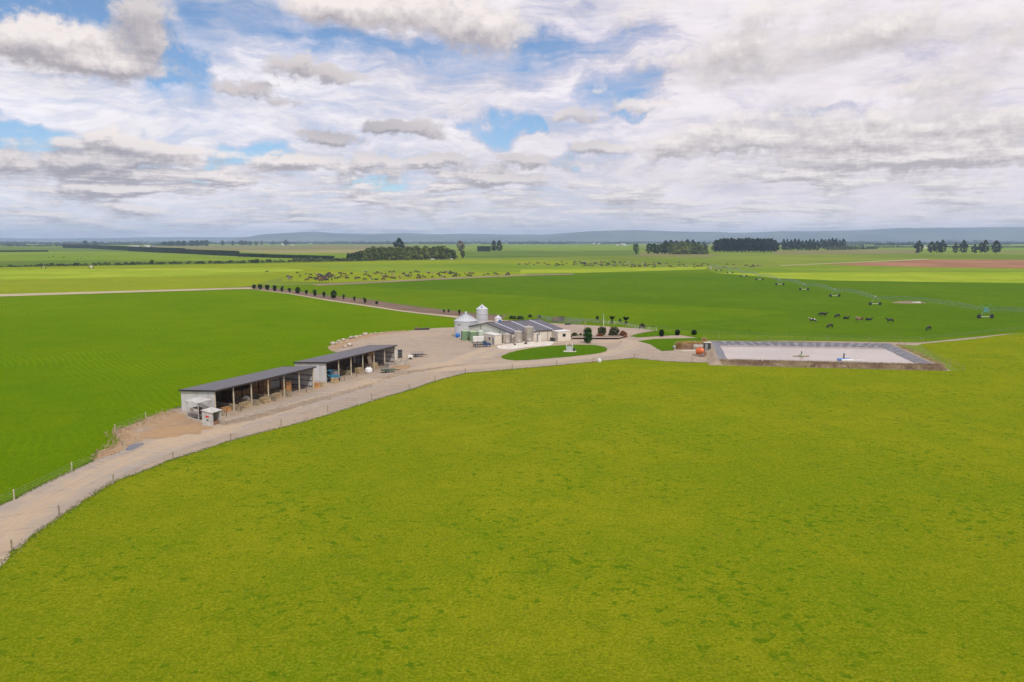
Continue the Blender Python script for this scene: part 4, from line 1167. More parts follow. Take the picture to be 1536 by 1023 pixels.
# things in front of shed B
def flatbed(loc, rz, L, W, mat, label, name='flat_trailer', z=.6):
    t = thing(name, label, 'trailer', loc, rz)
    MB().box((0, 0, z), (L, W, .12)).box((0, 0, z - .12), (L * .9, W * .5, .12)).build('deck', M[mat], t)
    b = MB().beam((L / 2, W * .3, z - .08), (L / 2 + 1.2, 0, z - .12), .08).beam((L / 2, -W * .3, z - .08), (L / 2 + 1.2, 0, z - .12), .08)
    b.build('drawbar', M['blackpaint'], t)
    for y in (-W / 2, W / 2):
        w = MB().cyl((-.3, y - .1, .35), (-.3, y + .1, .35), .35, seg=16).build('wheel', M['black'], t)
        MB().cyl((-.3, y - .12, .35), (-.3, y + .12, .35), .17, seg=10).build('rim', M['greysteel'], w)
    return t
tr = flatbed(G(582, 558.5), .35, 3.2, 1.7, 'green', 'low dark green flat trailer before the farther shed')
b = MB()
for k in range(5): b.beam((-1.4 + k * .7, -.8, .66), (-1.4 + k * .7, .8, .9), .06)
b.build('rack', M['blackpaint'], tr)
hr = thing('harrow', 'dark folded harrow with many tines beside the green trailer', 'harrow', G(572, 551.5), .3)
b = MB()
for k in range(6): b.beam((-1.6 + k * .6, -.7, .9), (-1.3 + k * .6, .9, .35), .07).beam((-1.6 + k * .6, -.7, .9), (-1.6 + k * .6, -.75, 0), .05)
b.beam((-1.8, -.7, .9), (1.6, -.7, .9), .12).beam((-1.6, .9, .35), (2.0, .9, .35), .1)
b.build('tine_frame', M['blackpaint'], hr)
tr2 = flatbed(G(626, 534.8), .25, 3.2, 1.7, 'blackpaint', 'black flat trailer parked on the gravel beyond the farther shed')
b = MB()
for x in (-1.5, -.5, .5, 1.5): b.beam((x, -.8, .66), (x, -.8, 1.15), .06).beam((x, .8, .66), (x, .8, 1.15), .06)
b.beam((-1.5, .8, 1.15), (1.5, .8, 1.15), .06).beam((-1.5, -.8, 1.15), (1.5, -.8, 1.15), .06)
b.build('side_rail', M['greysteel'], tr2)
q = thing('quad_trailer', 'small white lidded cart left of the black flat trailer', 'cart', G(615.7, 538.8), .2)
MB().box((0, 0, .75), (1.3, 1.0, .6), taper=.92).build('tub', M['whitepaint'], q, bevel=.05)
MB().beam((.65, 0, .45), (1.4, 0, .4), .07).build('drawbar', M['blackpaint'], q)
for y in (-.55, .55): MB().cyl((0, y - .07, .28), (0, y + .07, .28), .28, seg=14).build('wheel', M['black'], q)
gt = thing('steel_gate', 'dark steel gate standing upright beyond the farther shed end', 'gate', G(597.3, 537.8), .25)
b = MB()
for z in (.15, .85, 1.6, 2.3): b.box((.5, 0, z), (1.15, .06, .08))
for x in (-.05, 1.05): b.box((x, 0, 1.25), (.08, .08, 2.5))
b.build('bars', M['greysteel'], gt)
MB().box((.5, .04, 1.2), (1.0, .03, 2.1)).build('mesh_sheet', M['blackpaint'], gt)
wp = thing('wall_panel', 'narrow white upright panel fixed outside the farther shed end', 'panel', loc_in(shB, LB + .35, .1), rzB)
MB().box((0, 0, 1.95), (.9, .1, 3.7)).build('board', M['whitepaint'], wp)
MB().box((-.4, .1, 1.5), (.08, .1, 3.0)).box((.4, .1, 1.5), (.08, .1, 3.0)).build('strut', M['timber'], wp)
bb = thing('leaning_board', 'tall beige board leaning inside the fifth bay of the farther shed', 'board', loc_in(shB, LB * .76, 3.0), rzB)
MB().box((0, 0, 1.45), (1.6, .06, 2.4), rx=-.12).build('sheet', M['panel'], bb)
MB().box((0, .05, .3), (1.6, .08, .1)).build('batten', M['timber'], bb)
for k, (a, b_, h, lb) in enumerate([((593.5, 547.2), (611.6, 546.2), 1.15, 'low concrete block wall past the end of the farther shed'), ((578, 551), (586, 551.6), 1.2, 'short pale concrete block wall at the last post of the farther shed')]):
    g0, g1 = G(*a), G(*b_); d = g1 - g0
    t = thing('block_wall', lb, 'wall', g0, math.atan2(d.y, d.x))
    for j in range(2):
        MB().box((d.length / 2, 0, h * (j + .5) / 2), (d.length - .02, .3, h / 2 - .015)).build('block_course', M['concrete'], t, bevel=.02)
# stock trough near the end of shed B
gp = thing('gate_post', 'single timber gate post at the end of the concrete block wall', 'post', G(613.6, 549.3))
MB().cyl((0, 0, -.2), (0, 0, 1.5), .11, .10, 10).build('post', M['paletimber'], gp)
MB().box((0, -.1, 1.1), (.05, .1, .2)).build('hinge', M['rust'], gp)

# ------------------------------------------------------------------ milking shed
Lc, Rc = G(696.2, 491.4, 3.0), G(766.0, 499.6, 3.0)
FR, FL = G(842.3, 493.6, 3.0), None
off = (FR - Rc); FL = Lc + Vector((off.x + .8, off.y, 0)); FR = FR.copy()
mid = (Lc + Rc) / 2; midf = (FR + FL) / 2
RZh = 5.25
dairy = thing('milking_shed', 'wide milking shed with a low dark roof and three pale skylight strips', 'milking shed', (Rc.x, Rc.y, 0))
def D0(p, z): return Vector((p.x - Rc.x, p.y - Rc.y, z))
u = (FR - Rc).normalized()
ovr = u * .35
def roofpanel(E0, E1, R0, R1, nm, e0=3.0):
    b = MB()
    o_ = (E0 - R0).normalized() * .3; o_.z = 0
    a = [D0(E0, e0) - ovr + o_, D0(E1, e0) + ovr + o_, D0(R1, RZh) + ovr, D0(R0, RZh) - ovr]
    b.hexa([p + Vector((0, 0, .02)) for p in a] + [p + Vector((0, 0, .12)) for p in a])
    o = b.build(nm, M['darkroof'], dairy)
    return a
ra = roofpanel(Rc, FR, mid, midf, 'roof')
rb = roofpanel(Lc, FL, mid, midf, 'roof')
for k, (f, w) in enumerate(((.16, .028), (.46, .03), (.80, .032))):
    a = ra; up = Vector((0, 0, .135))
    p0 = a[0].lerp(a[1], f - w / 2); p1 = a[0].lerp(a[1], f + w / 2); p2 = a[3].lerp(a[2], f + w / 2); p3 = a[3].lerp(a[2], f - w / 2)
    MB().hexa([p + Vector((0, 0, .11)) for p in (p0, p1, p2, p3)] + [p + up for p in (p0, p1, p2, p3)]).build('skylight', M['skylight'], dairy)
MB().beam(ra[3] + Vector((0, 0, .14)), ra[2] + Vector((0, 0, .14)), .35, .06).build('ridge_cap', M['trim'], dairy)
b = MB()
b.beam(ra[0] + Vector((0, 0, -.02)), ra[1] + Vector((0, 0, -.02)), .14, .16)
b.beam(ra[0], ra[3], .06, .22).beam(rb[0], rb[3], .06, .22)
b.build('gutter', M['trim'], dairy)
def wall(b, p, q_, z0, z1, th=.12):
    d = (q_ - p).normalized(); n = Vector((-d.y, d.x, 0)) * th
    b.hexa([p, q_, q_ + n, p + n] if z0 == 0 else [p, q_, q_ + n, p + n]) if False else None
    P = [Vector((v.x, v.y, z0)) for v in (p, q_, q_ + n, p + n)]
    Q = [Vector((v.x, v.y, z1)) for v in (p, q_, q_ + n, p + n)]
    b.hexa(P + Q)
b = MB(); wall(b, D0(Rc, 0), D0(FR, 0), 0, 2.98); b.build('side_wall', M['cream'], dairy)
b = MB(); wall(b, D0(FL, 0), D0(Lc, 0), 0, 2.98); b.build('side_wall', M['creamwall'], dairy)
for (p, q_, m_) in ((Lc, Rc, mid), (FR, FL, midf)):
    b = MB()
    n = (FR - Rc).normalized() * (.12 if p is Lc else -.12)
    P = [D0(p, 0), D0(q_, 0), D0(q_, 2.98), D0(m_, RZh - .02), D0(p, 2.98)]
    v0 = [b.bm.verts.new(x) for x in P]; v1 = [b.bm.verts.new(x + n) for x in P]
    b.bm.faces.new(v0); b.bm.faces.new(v1[::-1])
    for i in range(5): b.bm.faces.new((v0[i], v0[(i + 1) % 5], v1[(i + 1) % 5], v1[i]))
    b.build('gable_wall', M['creamwall'], dairy)
nf = Vector((u.y, -u.x, 0))
b = MB()
for f in (.55, .72): b.beam(D0(Rc.lerp(FR, f), 0) + nf * .06, D0(Rc.lerp(FR, f), 2.9) + nf * .06, .1)
gx = (Rc - Lc)
for f in (.37, .78):
    pz = 3.0 + (RZh - 3.0) * (1 - abs(f - .5) * 2) - .1
    b.beam(D0(Lc.lerp(Rc, f), 0) - u * .06, D0(Lc.lerp(Rc, f), pz) - u * .06, .09)
b.build('downpipe', M['trim'], dairy)
dd = D0(Rc.lerp(FR, .53), 0)
MB().box(dd + nf * .08 + Vector((0, 0, 1.05)), (1.0, .08, 2.1), rz=math.atan2(u.y, u.x)).build('door', M['greysteel'], dairy)

def small_building(name, label, C0, Lp, Rp, h, wmat, rmat, rise=.12, win=None, door=None):
    """box building with near corner C0, left corner Lp, right corner Rp"""
    e1 = (Rp - C0); e2 = (Lp - C0)
    t = thing(name, label, 'building', (C0.x, C0.y, 0))
    a, b_, c = Vector((0, 0, 0)), Vector((e1.x, e1.y, 0)), Vector((e2.x, e2.y, 0))
    P = [a, b_, b_ + c, c]
    MB().hexa(P + [p + Vector((0, 0, h)) for p in P]).build('wall', M[wmat], t)
    ce = (b_ + c) / 2
    Q = [ce + (p - ce) * 1.05 + Vector((0, 0, h + .01)) for p in P]
    mb = MB().hexa(Q + [p + Vector((0, 0, .12)) for p in Q])
    mb.build('roof', M[rmat], t)
    def on(face, f, z, w, hh, nm, mat, fr=True):
        d = (b_ if face == 'R' else c); dn = d.normalized(); n = Vector((dn.y, -dn.x, 0))
        if n.dot(ce) > 0: n = -n
        p = d * f + n * .03 + Vector((0, 0, z))
        rz = math.atan2(dn.y, dn.x)
        if fr:
            fo = MB().box(p, (w + .14, .06, hh + .14), rz=rz).build(nm, M['whitepaint'], t)
            MB().box(p + n * .02, (w, .06, hh), rz=rz).build('pane', M[mat], fo)
        else:
            fo = MB().box(p + n * .02, (w, .06, hh), rz=rz).build(nm, M[mat], t)
            MB().box(p + n * .07 + dn * w * .35, (.06, .05, .12), rz=rz).build('handle', M['greysteel'], fo)
    if win: on(*win, 'window', 'glass')
    if door: on(*door, 'door', 'greysteel', False)
    return t
small_building('pump_room', 'small cream room with a door and window left of the steel milk tanks', G(742, 517.5), G(726, 513.6), G(752.5, 515.8), 2.75, 'cream', 'whitepaint', win=('L', .45, 1.55, 1.0, .9), door=('L', .14, 1.05, .9, 2.05))
small_building('office_annexe', 'white annexe with one small window at the right end of the milking shed', G(836.8, 511.8), G(824.5, 508.6), G(855.8, 510.6), 2.8, 'cream', 'whitepaint', win=('R', .48, 1.75, 1.1, .9))

def cyl_tank(name, label, x, yb, wpx, hpx, mat, roofmat, rise, bands=0, legs=0.0, group=None, extras=None, top_label=None):
    g = G(x, yb); m_ = g.y / F; r = wpx * m_ / 2; h = hpx * m_
    g = g + Vector((0, r * .8, 0))
    t = thing(name, label, 'tank' if 'silo' not in name else 'silo', g, 0, group)
    z0 = legs
    MB().lathe([(r, z0), (r, z0 + h)], seg=36).build('wall', M[mat], t, smooth_=True)
    MB().lathe([(r * 1.03, z0 + h), (r * 1.03, z0 + h + .06), (r * .12, z0 + h + rise), (r * .10, z0 + h + rise + .12)], seg=36).build('roof', M[roofmat], t, smooth_=False)
    if bands:
        for k in range(bands):
            zz = z0 + h * (k + 1) / (bands + 1)
            MB().lathe([(r + .02, zz - .05), (r + .02, zz + .05)], seg=36).build('band', M['greysteel'], t)
    if legs:
        MB().box((0, -.1, legs / 2), (2 * r * 1.08, 2 * r * 1.0, legs - .02)).build('plinth', M['paleconcrete'], t)
    return t, r, h, z0
# silos
t, r, h, z0 = cyl_tank('grain_silo', 'big squat galvanised silo with a ribbed cone roof', 698.2, 506.5, 35.5, 24.5, 'galv', 'galvroof', 2.45)
b = MB()
for k in range(24):
    a = 2 * math.pi * k / 24
    b.beam((math.cos(a) * r * 1.02, math.sin(a) * r * 1.02, h + .09), (math.cos(a) * r * .13, math.sin(a) * r * .13, h + 2.50), .07)
b.build('roof_rib', M['greysteel'], t)
MB().lathe([(r * 1.035, h - .12), (r * 1.035, h + .02)], seg=36).build('eave_ring', M['greysteel'], t)
MB().box((-1.9, -r * .86, h - 1.0), (.9, .08, .5), rz=-.5).build('hatch', M['greysteel'], t)
MB().lathe([(.35, h + 2.45), (.35, h + 2.7), (.05, h + 2.85)], seg=14).build('vent', M['galvroof'], t)
t, r, h, z0 = cyl_tank('feed_silo', 'tall narrow galvanised silo rising behind the milking shed', 723.0, 496, 17.6, 32.3, 'galv', 'galvroof', 1.35, bands=3)
MB().box((-.05, -r * .62, h + .62), (.42, .35, .42), rx=.5).build('hatch', M['trim'], t)
b = MB()
for s_ in (-.22, .22): b.beam((1.2 + s_, -r * .85, .3), (1.2 + s_, -r * .85, h + .2), .04)
for k in range(18): b.beam((.98, -r * .85, .5 + k * .36), (1.42, -r * .85, .5 + k * .36), .03)
b.build('ladder', M['galvroof'], t)
b = MB().cyl((0, 0, h + 1.3), (0, 0, h + 1.7), .2, .12, 10).beam((.2, -.3, h + 1.2), (1.0, -.9, h + 1.1), .04)
b.build('fill_cap', M['galvroof'], t)
t, r, h, z0 = cyl_tank('feed_silo', 'small pale feed silo with a blue round emblem behind the milking shed roof', 747.3, 488.8, 10.8, 11.5, 'whitepaint', 'galvroof', 1.0)
MB().cyl((.55, -r * .9, h - .9), (.60, -r * 1.02, h - .9), .48, seg=20).build('emblem', M['blue'], t)
# stainless tanks
def steel(x, yb, w, hp_, label, legs, bands=0):
    t, r, h, z0 = cyl_tank('milk_tank', label, x, yb, w, hp_, 'stainless', 'stainless', .35, bands=bands, legs=legs)
    MB().lathe([(r + .03, z0 + .02), (r + .03, z0 + .14)], seg=36).build('base_ring', M['trim'], t)
    MB().cyl((0, 0, z0 + h + .3), (0, 0, z0 + h + .62), .16, seg=12).build('lid', M['stainless'], t)
    MB().box((r * .25, -r * 1.0, z0 + .55), (.3, .1, .3)).build('valve_box', M['whitepaint'], t)
    MB().beam((r * .7, -r * .8, z0 + .1), (r * .7, -r * .8, z0 + h), .05).build('ladder', M['greysteel'], t)
    return t
steel(760.3, 515.8, 15.6, 13.2, 'leftmost squat stainless milk tank next to the cream room', .15)
steel(777.8, 516.6, 12.6, 15.8, 'middle slimmer stainless milk tank on a white plinth', .55)
steel(793.0, 514.8, 15.8, 21.0, 'tallest stainless milk tank with a ring round its middle', .55, bands=1)
t = thing('equipment_cabinet', 'narrow beige cabinet between the left and middle steel tanks', 'cabinet', G(770, 514.6))
MB().box((0, 0, .9), (.8, .7, 1.8)).build('body', M['cream'], t, bevel=.03); MB().box((.0, -.37, .9), (.66, .03, 1.6)).build('door', M['stainless'], t)
t = thing('equipment_cabinet', 'white cabinet right of the tallest steel tank', 'cabinet', G(809.3, 513))
MB().box((0, 0, 1.0), (.85, .8, 2.0)).build('body', M['whitepaint'], t, bevel=.03); MB().box((0, -.42, 1.0), (.7, .03, 1.8)).build('door', M['cream'], t)
t = thing('pump', 'small dark pump on the concrete between the middle and tallest tanks', 'pump', G(788.6, 516.2))
MB().cyl((-.3, 0, .45), (.3, 0, .45), .25, seg=14).build('motor', M['blackpaint'], t); MB().box((0, 0, .1), (.9, .5, .16)).cyl((.25, 0, .5), (.25, 0, 1.0), .1, seg=10).build('mount', M['blackpaint'], t)
t = thing('pump', 'small dark pump at the left foot of the middle tank', 'pump', G(772.3, 517.9))
MB().cyl((-.2, 0, .4), (.2, 0, .4), .22, seg=14).build('motor', M['blackpaint'], t); MB().box((0, 0, .1), (.6, .4, .16)).build('mount', M['blackpaint'], t)
# green tanks
for (x, yb, w, hp_, m1, m2, lb) in [(697.6, 510.4, 11.8, 13.5, 'greentank', 'greentop', 'leftmost green plastic water tank by the squat silo'), (709.8, 512, 12.0, 14.0, 'greentank', 'greentop', 'middle green plastic water tank behind the white trailer'), (721.0, 511, 11, 13.5, 'palegreen', 'palegreen', 'paler green water tank against the shed gable')]:
    t, r, h, z0 = cyl_tank('water_tank', lb, x, yb, w, hp_, m1, m2, .45, bands=0)
    MB().beam((-r * .98, -r * .35, 0), (-r * .98, -r * .35, h + .2), .12).build('downpipe', M['trim'], t)
    MB().cyl((0, 0, h + .42), (0, 0, h + .6), .3, seg=14).build('lid', M[m2], t)
t = thing('water_drum', 'bright blue round drum lying beside the squat silo', 'drum', G(686.2, 506.6))
MB().cyl((0, .5, .75), (0, -.5, .75), .68, seg=24).ball((0, -.5, .75), .66, (1, .35, 1)).build('shell', M['blue'], t, smooth_=True)
MB().box((0, 0, .1), (1.2, .9, .18)).build('cradle', M['whitepaint'], t)
# white box trailer
t = thing('box_trailer', 'white enclosed box trailer parked behind the utility truck', 'trailer', G(717.5, 514.6), .12)
MB().box((0, 0, 1.25), (3.2, 1.7, 1.5)).build('box', M['whitepaint'], t, bevel=.05)
MB().box((0, 0, .42), (3.3, 1.5, .1)).beam((1.6, 0, .42), (2.5, 0, .42), .08).build('frame', M['greysteel'], t)
for y in (-.8, .8): MB().cyl((-.2, y - .1, .33), (-.2, y + .1, .33), .33, seg=14).build('wheel', M['black'], t)
# utility truck
def ute(loc, rz):
    t = thing('utility_truck', 'dark blue utility truck with a flat wooden deck parked by the cream room', 'truck', loc, rz)
    W = 1.75
    MB().prism([(.35, .5), (2.55, .5), (2.6, .85), (2.5, 1.05), (1.55, 1.15), (1.05, 1.68), (.45, 1.70), (.3, 1.1)], -W / 2, W / 2).build('cab', M['bluepaint'], t, bevel=.05)
    MB().prism([(.52, 1.16), (1.42, 1.16), (1.02, 1.60), (.55, 1.61)], -W / 2 - .012, W / 2 + .012).build('side_window', M['glass'], t)
    MB().hexa([(1.585, -.72, 1.145), (1.585, .72, 1.145), (1.60, .72, 1.17), (1.60, -.72, 1.17), (1.10, -.66, 1.64), (1.10, .66, 1.64), (1.13, .66, 1.65), (1.13, -.66, 1.65)]).build('windscreen', M['glass'], t)
    MB().box((-1.15, 0, .92), (2.75, W + .12, .1)).build('deck', M['timber'], t)
    b = MB()
    for y in (-W / 2 - .04, W / 2 + .04): b.box((-1.15, y, 1.08), (2.75, .04, .22))
    b.box((-2.5, 0, 1.08), (.04, W + .1, .22)).build('dropside', M['greysteel'], t)
    b = MB()
    for y in (-.8, .8): b.box((.22, y, 1.35), (.06, .06, .8))
    b.box((.22, 0, 1.74), (.06, 1.66, .06)).box((.22, 0, 1.45), (.04, 1.6, .04)).build('headboard', M['greysteel'], t)
    MB().box((-.4, 0, .62), (4.2, .8, .2)).build('chassis', M['blackpaint'], t)
    MB().box((-1.6, 0, 1.15), (.9, 1.2, .35)).build('load', M['rust'], t)
    for x in (-1.5, 1.75):
        for y in (-.78, .78):
            w = MB().cyl((x, y - .12, .37), (x, y + .12, .37), .37, seg=20).build('wheel', M['black'], t)
            MB().cyl((x, y - .13, .37), (x, y + .13, .37), .2, seg=12).build('rim', M['galvroof'], w)
    for y in (-.6, .6): MB().box((2.58, y, .82), (.06, .3, .16)).build('headlight', M['whitepaint'], t)
    for y in (-.8, .8): MB().box((-2.54, y, .85), (.04, .14, .12)).build('tail_light', M['red'], t)
    MB().box((2.63, 0, .55), (.1, 1.7, .18)).build('bumper', M['blackpaint'], t)
ute(G(722.5, 520.2), .16)
# well head on the lawn
g = G(855, 527.8)
t = thing('wellhead_cabinet', 'pale pump cabinet with pipework and a frame on a concrete pad in the oval lawn', 'pump cabinet', g)
MB().box((0, .6, .05), (3.4, 2.0, .14)).build('pad', M['paleconcrete'], t)
MB().box((-.15, .6, .72), (1.35, .8, 1.2)).build('cabinet', M['galvroof'], t, bevel=.03)
b = MB()
for x in (-.95, .75):
    for y in (.1, 1.1): b.beam((x, y, .1), (x, y, 2.1), .08)
b.beam((-.95, .1, 1.6), (.75, .1, 1.6), .07).beam((-.95, 1.1, 2.1), (.75, 1.1, 2.1), .07)
b.build('frame', M['whitepaint'], t)
MB().cyl((-.1, .7, 1.3), (-.1, .7, 2.3), .07).ball((.1, .7, 1.75), .16).beam((-.6, .7, 1.6), (.5, .7, 1.6), .12).build('pipework', M['rust'], t)
MB().lathe([(.28, .12), (.3, .3), (.3, .75), (.2, .9), (.05, .93)], (1.15, .6, 0), 16).build('pressure_vessel', M['black'], t, smooth_=True)
# lamp pole, power pole
g = G(905.4, 491); m_ = g.y / F
t = thing('lamp_pole', 'slim white lamp pole with a short arm over the raised bed', 'lamp pole', g)
MB().cyl((0, 0, 0), (0, 0, 19 * m_), .09, .06, 10).build('pole', M['whitepaint'], t)
MB().beam((0, 0, 18.8 * m_), (-2 * m_, 0, 19.2 * m_), .06).build('arm', M['whitepaint'], t)
MB().box((-2.3 * m_, 0, 19.1 * m_), (.5, .25, .1)).build('lamp_head', M['greysteel'], t)
g = G(877.4, 496.5); m_ = g.y / F
t = thing('timber_pole', 'plain dark timber pole behind the bright conical tree', 'pole', g)
MB().cyl((0, 0, -.2), (0, 0, 15.5 * m_), .14, .11, 10).build('pole', M['timber'], t)
MB().box((0, -.1, 14.5 * m_), (.5, .08, .1)).build('crossarm', M['timber'], t)
# raised bed wall
g0, g1 = G(857.5, 506.8), G(929, 507.2)
t = thing('retaining_wall', 'long low dark timber retaining wall of the raised bed', 'wall', g0, math.atan2((g1 - g0).y, (g1 - g0).x))
L = (g1 - g0).length
b = MB()
for j in range(3): b.box((L / 2, 0, .12 + j * .21), (L, .12, .19))
b.build('sleepers', M['darktimber'], t)
for k in range(7): MB().box((k * L / 6.02 + .1, -.1, .32), (.14, .1, .66)).build('post', M['darktimber'], t)
sheet('planting_bed', [G(857.5, 506.4, .5), G(929, 506.8, .5), G(940, 503, .5), G(925, 500.5, .5), G(860, 500.5, .5)], .5, M['loaf'], 'raised gravel bed behind the timber wall', 'planting bed')
# dark bins by the annexe
for k, (x, yb, lb) in enumerate([(827, 511.2, 'left black bin beside the white annexe'), (830.6, 511.9, 'right black bin beside the white annexe')]):
    t = thing('bin', lb, 'bin', G(x, yb), .1)
    MB().box((0, 0, .45), (.65, .7, .9), taper=1.12).build('tub', M['blackpaint'], t)
    MB().box((0, 0, .95), (.76, .8, .08), ry=.05).build('lid', M['black'], t)
t = thing('traffic_marker', 'small white tub marker at the edge of the foreground paddock', 'marker', G(899, 543))
MB().lathe([(.45, 0), (.5, .1), (.42, .75), (.3, .9), (.1, .92)], seg=16).build('tub', M['whitepaint'], t, smooth_=True)
MB().lathe([(.44, .35), (.44, .45)], seg=16).build('band', M['greysteel'], t)

# cattle yard rails
def rail_fence(name, label, pts, h, rails, mat, spacing=2.4, cat='fence', rw=.06, pr=.06):
    g0 = pts[0]; t = thing(name, label, cat, g0)
    b = MB(); pp = []
    for a, c in zip(pts, pts[1:]):
        L = (c - a).length; n = max(1, round(L / spacing))
        for i in range(n): pp.append(a.lerp(c, i / n) - g0)
        for k in range(rails):
            z = h * (k + 1) / rails - .06
            b.beam(a - g0 + Vector((0, 0, z)), c - g0 + Vector((0, 0, z)), rw, rw)
    pp.append(pts[-1] - g0)
    b.build('rails', M[mat], t)
    proto = None
    for p in pp[:100]:
        if proto is None:
            proto = MB().cyl((0, 0, -.1), (0, 0, h + .1), pr, seg=8).build('post', M[mat], t); proto.location = p
        else:
            o = proto.copy(); link(o, t); o.location = p
    return t
rail_fence('yard_rails', 'grey steel rails along the back of the bare cattle yard', PX((806, 479), (822, 480.4), (845, 482), (875, 483.8), (905, 486)), 1.5, 4, 'greysteel', rw=.09)
rail_fence('yard_rails', 'second line of grey rails nearer the milking shed', PX((820, 482.5), (846, 485.2), (872, 486.8)), 1.4, 4, 'greysteel', rw=.09)
rail_fence('yard_rails', 'pale rail fence at the right end of the cattle yard', PX((905, 486.2), (930, 487.3), (948, 491.5), (962, 495.5), (985, 497)), 1.2, 3, 'pivotpale')
for k, (x, yb, lb) in enumerate([(834, 482.2, 'reddish cattle crush frame in the yard rails'), (842, 481.6, 'dark cattle crush frame in the yard rails')]):
    t = thing('cattle_crush', lb, 'cattle crush', G(x, yb + 1), .3)
    b = MB()
    for xx in (-1.1, 0, 1.1):
        for yy in (-.45, .45): b.beam((xx, yy, 0), (xx, yy, 2.0), .1)
    for z in (.5, 1.0, 1.5, 2.0): b.beam((-1.1, -.45, z), (1.1, -.45, z), .08).beam((-1.1, .45, z), (1.1, .45, z), .08)
    b.build('frame', M['rust' if k == 0 else 'blackpaint'], t)
    MB().box((0, .45, .9), (2.1, .04, 1.3)).build('side_sheet', M['greysteel'], t)
t = thing('water_trough', 'small dark trough on the bare cattle yard', 'trough', G(851.5, 487.3), .05)
MB().box((0, 0, .3), (1.9, .8, .55), taper=1.08).build('tub', M['blackpaint'], t); MB().box((0, 0, .55), (1.8, .7, .04)).build('water', M['puddle'], t)

# ------------------------------------------------------------------ right bunker area
g0, g1 = G(1023.6, 524), G(1040, 524); L = (g1 - g0).length
t = thing('plank_bunker', 'low bunker wall of brown planks between pale posts near the pond', 'wall', g0, 0)
b = MB()
for j in range(5): b.box((L / 2, 0, .13 + j * .25), (L, .1, .23))
b.build('planks', M['rust'], t)
for x in (0, L / 2, L): MB().box((x, -.1, .68), (.18, .16, 1.36)).build('post', M['timber'], t)
g0, g1 = G(1040.5, 523), G(1056, 523.8); L = (g1 - g0).length
t = thing('culvert_pipe', 'grey concrete pipe lying behind the orange tank', 'pipe', g0 + Vector((0, .6, 0)), 0)
MB().cyl((0, 0, .55), (L, 0, .55), .55, seg=18).build('pipe', M['concrete'], t, smooth_=True)
MB().cyl((-.02, 0, .55), (.12, 0, .55), .62, seg=18).cyl((L - .1, 0, .55), (L + .02, 0, .55), .62, seg=18).build('collar', M['concrete'], t)
t = thing('pump_shed', 'dark grey box shed with a pale lid at the pond corner', 'shed', G(1061.3, 527), 0)
MB().box((0, .7, 1.15), (1.75, 1.4, 2.3)).build('wall', M['blackpaint'], t, bevel=.03)
MB().box((0, .7, 2.36), (1.9, 1.6, .12)).build('roof', M['paleconcrete'], t)
MB().box((-.35, -.03, 1.1), (.7, .04, 1.9)).build('door', M['greysteel'], t)
MB().box((0, .6, .03), (2.6, 2.4, .1)).build('slab', M['paleconcrete'], t)
g0, g1 = G(1022, 526.5), G(1046, 526.5)
t = thing('concrete_kerb', 'pale concrete kerb below the plank bunker', 'kerb', g0)
L = (g1 - g0).length
for k in range(3): MB().box((L * (k + .5) / 3, 0, .12), (L / 3 - .03, .3, .26)).build('block', M['paleconcrete'], t, bevel=.02)
t = thing('rock', 'grey boulder at the left end of the bunker', 'rock', G(1012, 523.6))
b = MB().ball((0, .3, .5), .7, (.7, .8, 1.0), 3)
for v in b.bm.verts: v.co *= 1 + .18 * mn.noise(v.co * 1.7)
b.build('stone', M['concrete'], t, smooth_=True)
t = thing('slurry_tanker', 'orange round tank cart with big rusty wheels beside the pond', 'tanker', G(1051.5, 534.5), -.35)
MB().lathe([(.25, -1.1), (.75, -.95), (.95, -.4), (.95, .4), (.75, .95), (.25, 1.1)], seg=24).build('tank', M['orange'], t, smooth_=True)
ob = t.children[0]; ob.rotation_euler = (0, math.pi / 2, 0); ob.location = (-.3, .2, 1.35)
MB().beam((-1.3, .2, .5), (1.0, .2, .5), .2).beam((-1.3, .2, .5), (-2.4, .2, .4), .12).build('chassis', M['blackpaint'], t)
for (x, y) in ((.6, -.75), (.6, 1.15)):
    w = MB().cyl((x, y - .14, .62), (x, y + .14, .62), .62, seg=22).build('wheel', M['rust'], t)
    MB().cyl((x, y - .17, .62), (x, y + .17, .62), .28, seg=12).build('rim', M['greysteel'], w)
MB().cyl((-.3, .2, 2.2), (-.3, .2, 2.45), .25, seg=14).build('hatch', M['rust'], t)
# low tan planting above the bunker
pts = []
for k in range(70):
    g = G(1024 + 32 * rnd.random(), 516.5 + rnd.uniform(-1.2, 1.0)); pts.append((g.x, g.y, .05))
blades(pts, 1.0, .07, 24, 'flax', 'tussock_planting', .7, 'band of tan tussocks behind the plank bunker', 'plants', kind='stuff')

# pond floats
t = thing('floating_stirrer', 'brown floating stirrer with long arms on the left half of the pond', 'pond stirrer', G(1202, 534.5, WZ))
MB().box((0, 0, .12), (4.2, .35, .2), rz=.03).box((0, 0, .12), (.4, 2.6, .2)).build('float_arm', M['timber'], t)
MB().cyl((0, 0, .1), (0, 0, .6), .45, .35, 14).build('hub', M['greentop'], t)
MB().cyl((0, 0, .5), (0, 0, 1.35), .12, seg=10).build('motor', M['blackpaint'], t)
t = thing('floating_pump', 'blue and white floating pump raft with rails on the right half of the pond', 'pump raft', G(1268, 540.5, WZ), -.1)
MB().cyl((-1.9, 0, .2), (.9, 0, .2), .32, seg=14).build('float', M['blue'], t, smooth_=True)
MB().cyl((-1.3, -1.2, .2), (1.5, -1.2, .2), .3, seg=14).build('float', M['whitepaint'], t, smooth_=True)
MB().cyl((-.4, 0, .4), (-.4, 0, 1.8), .16, seg=10).build('motor', M['blackpaint'], t)
b = MB().beam((.9, -.6, .2), (4.2, -.6, .3), .2).beam((.9, -1.4, .2), (4.2, -1.4, .3), .12)
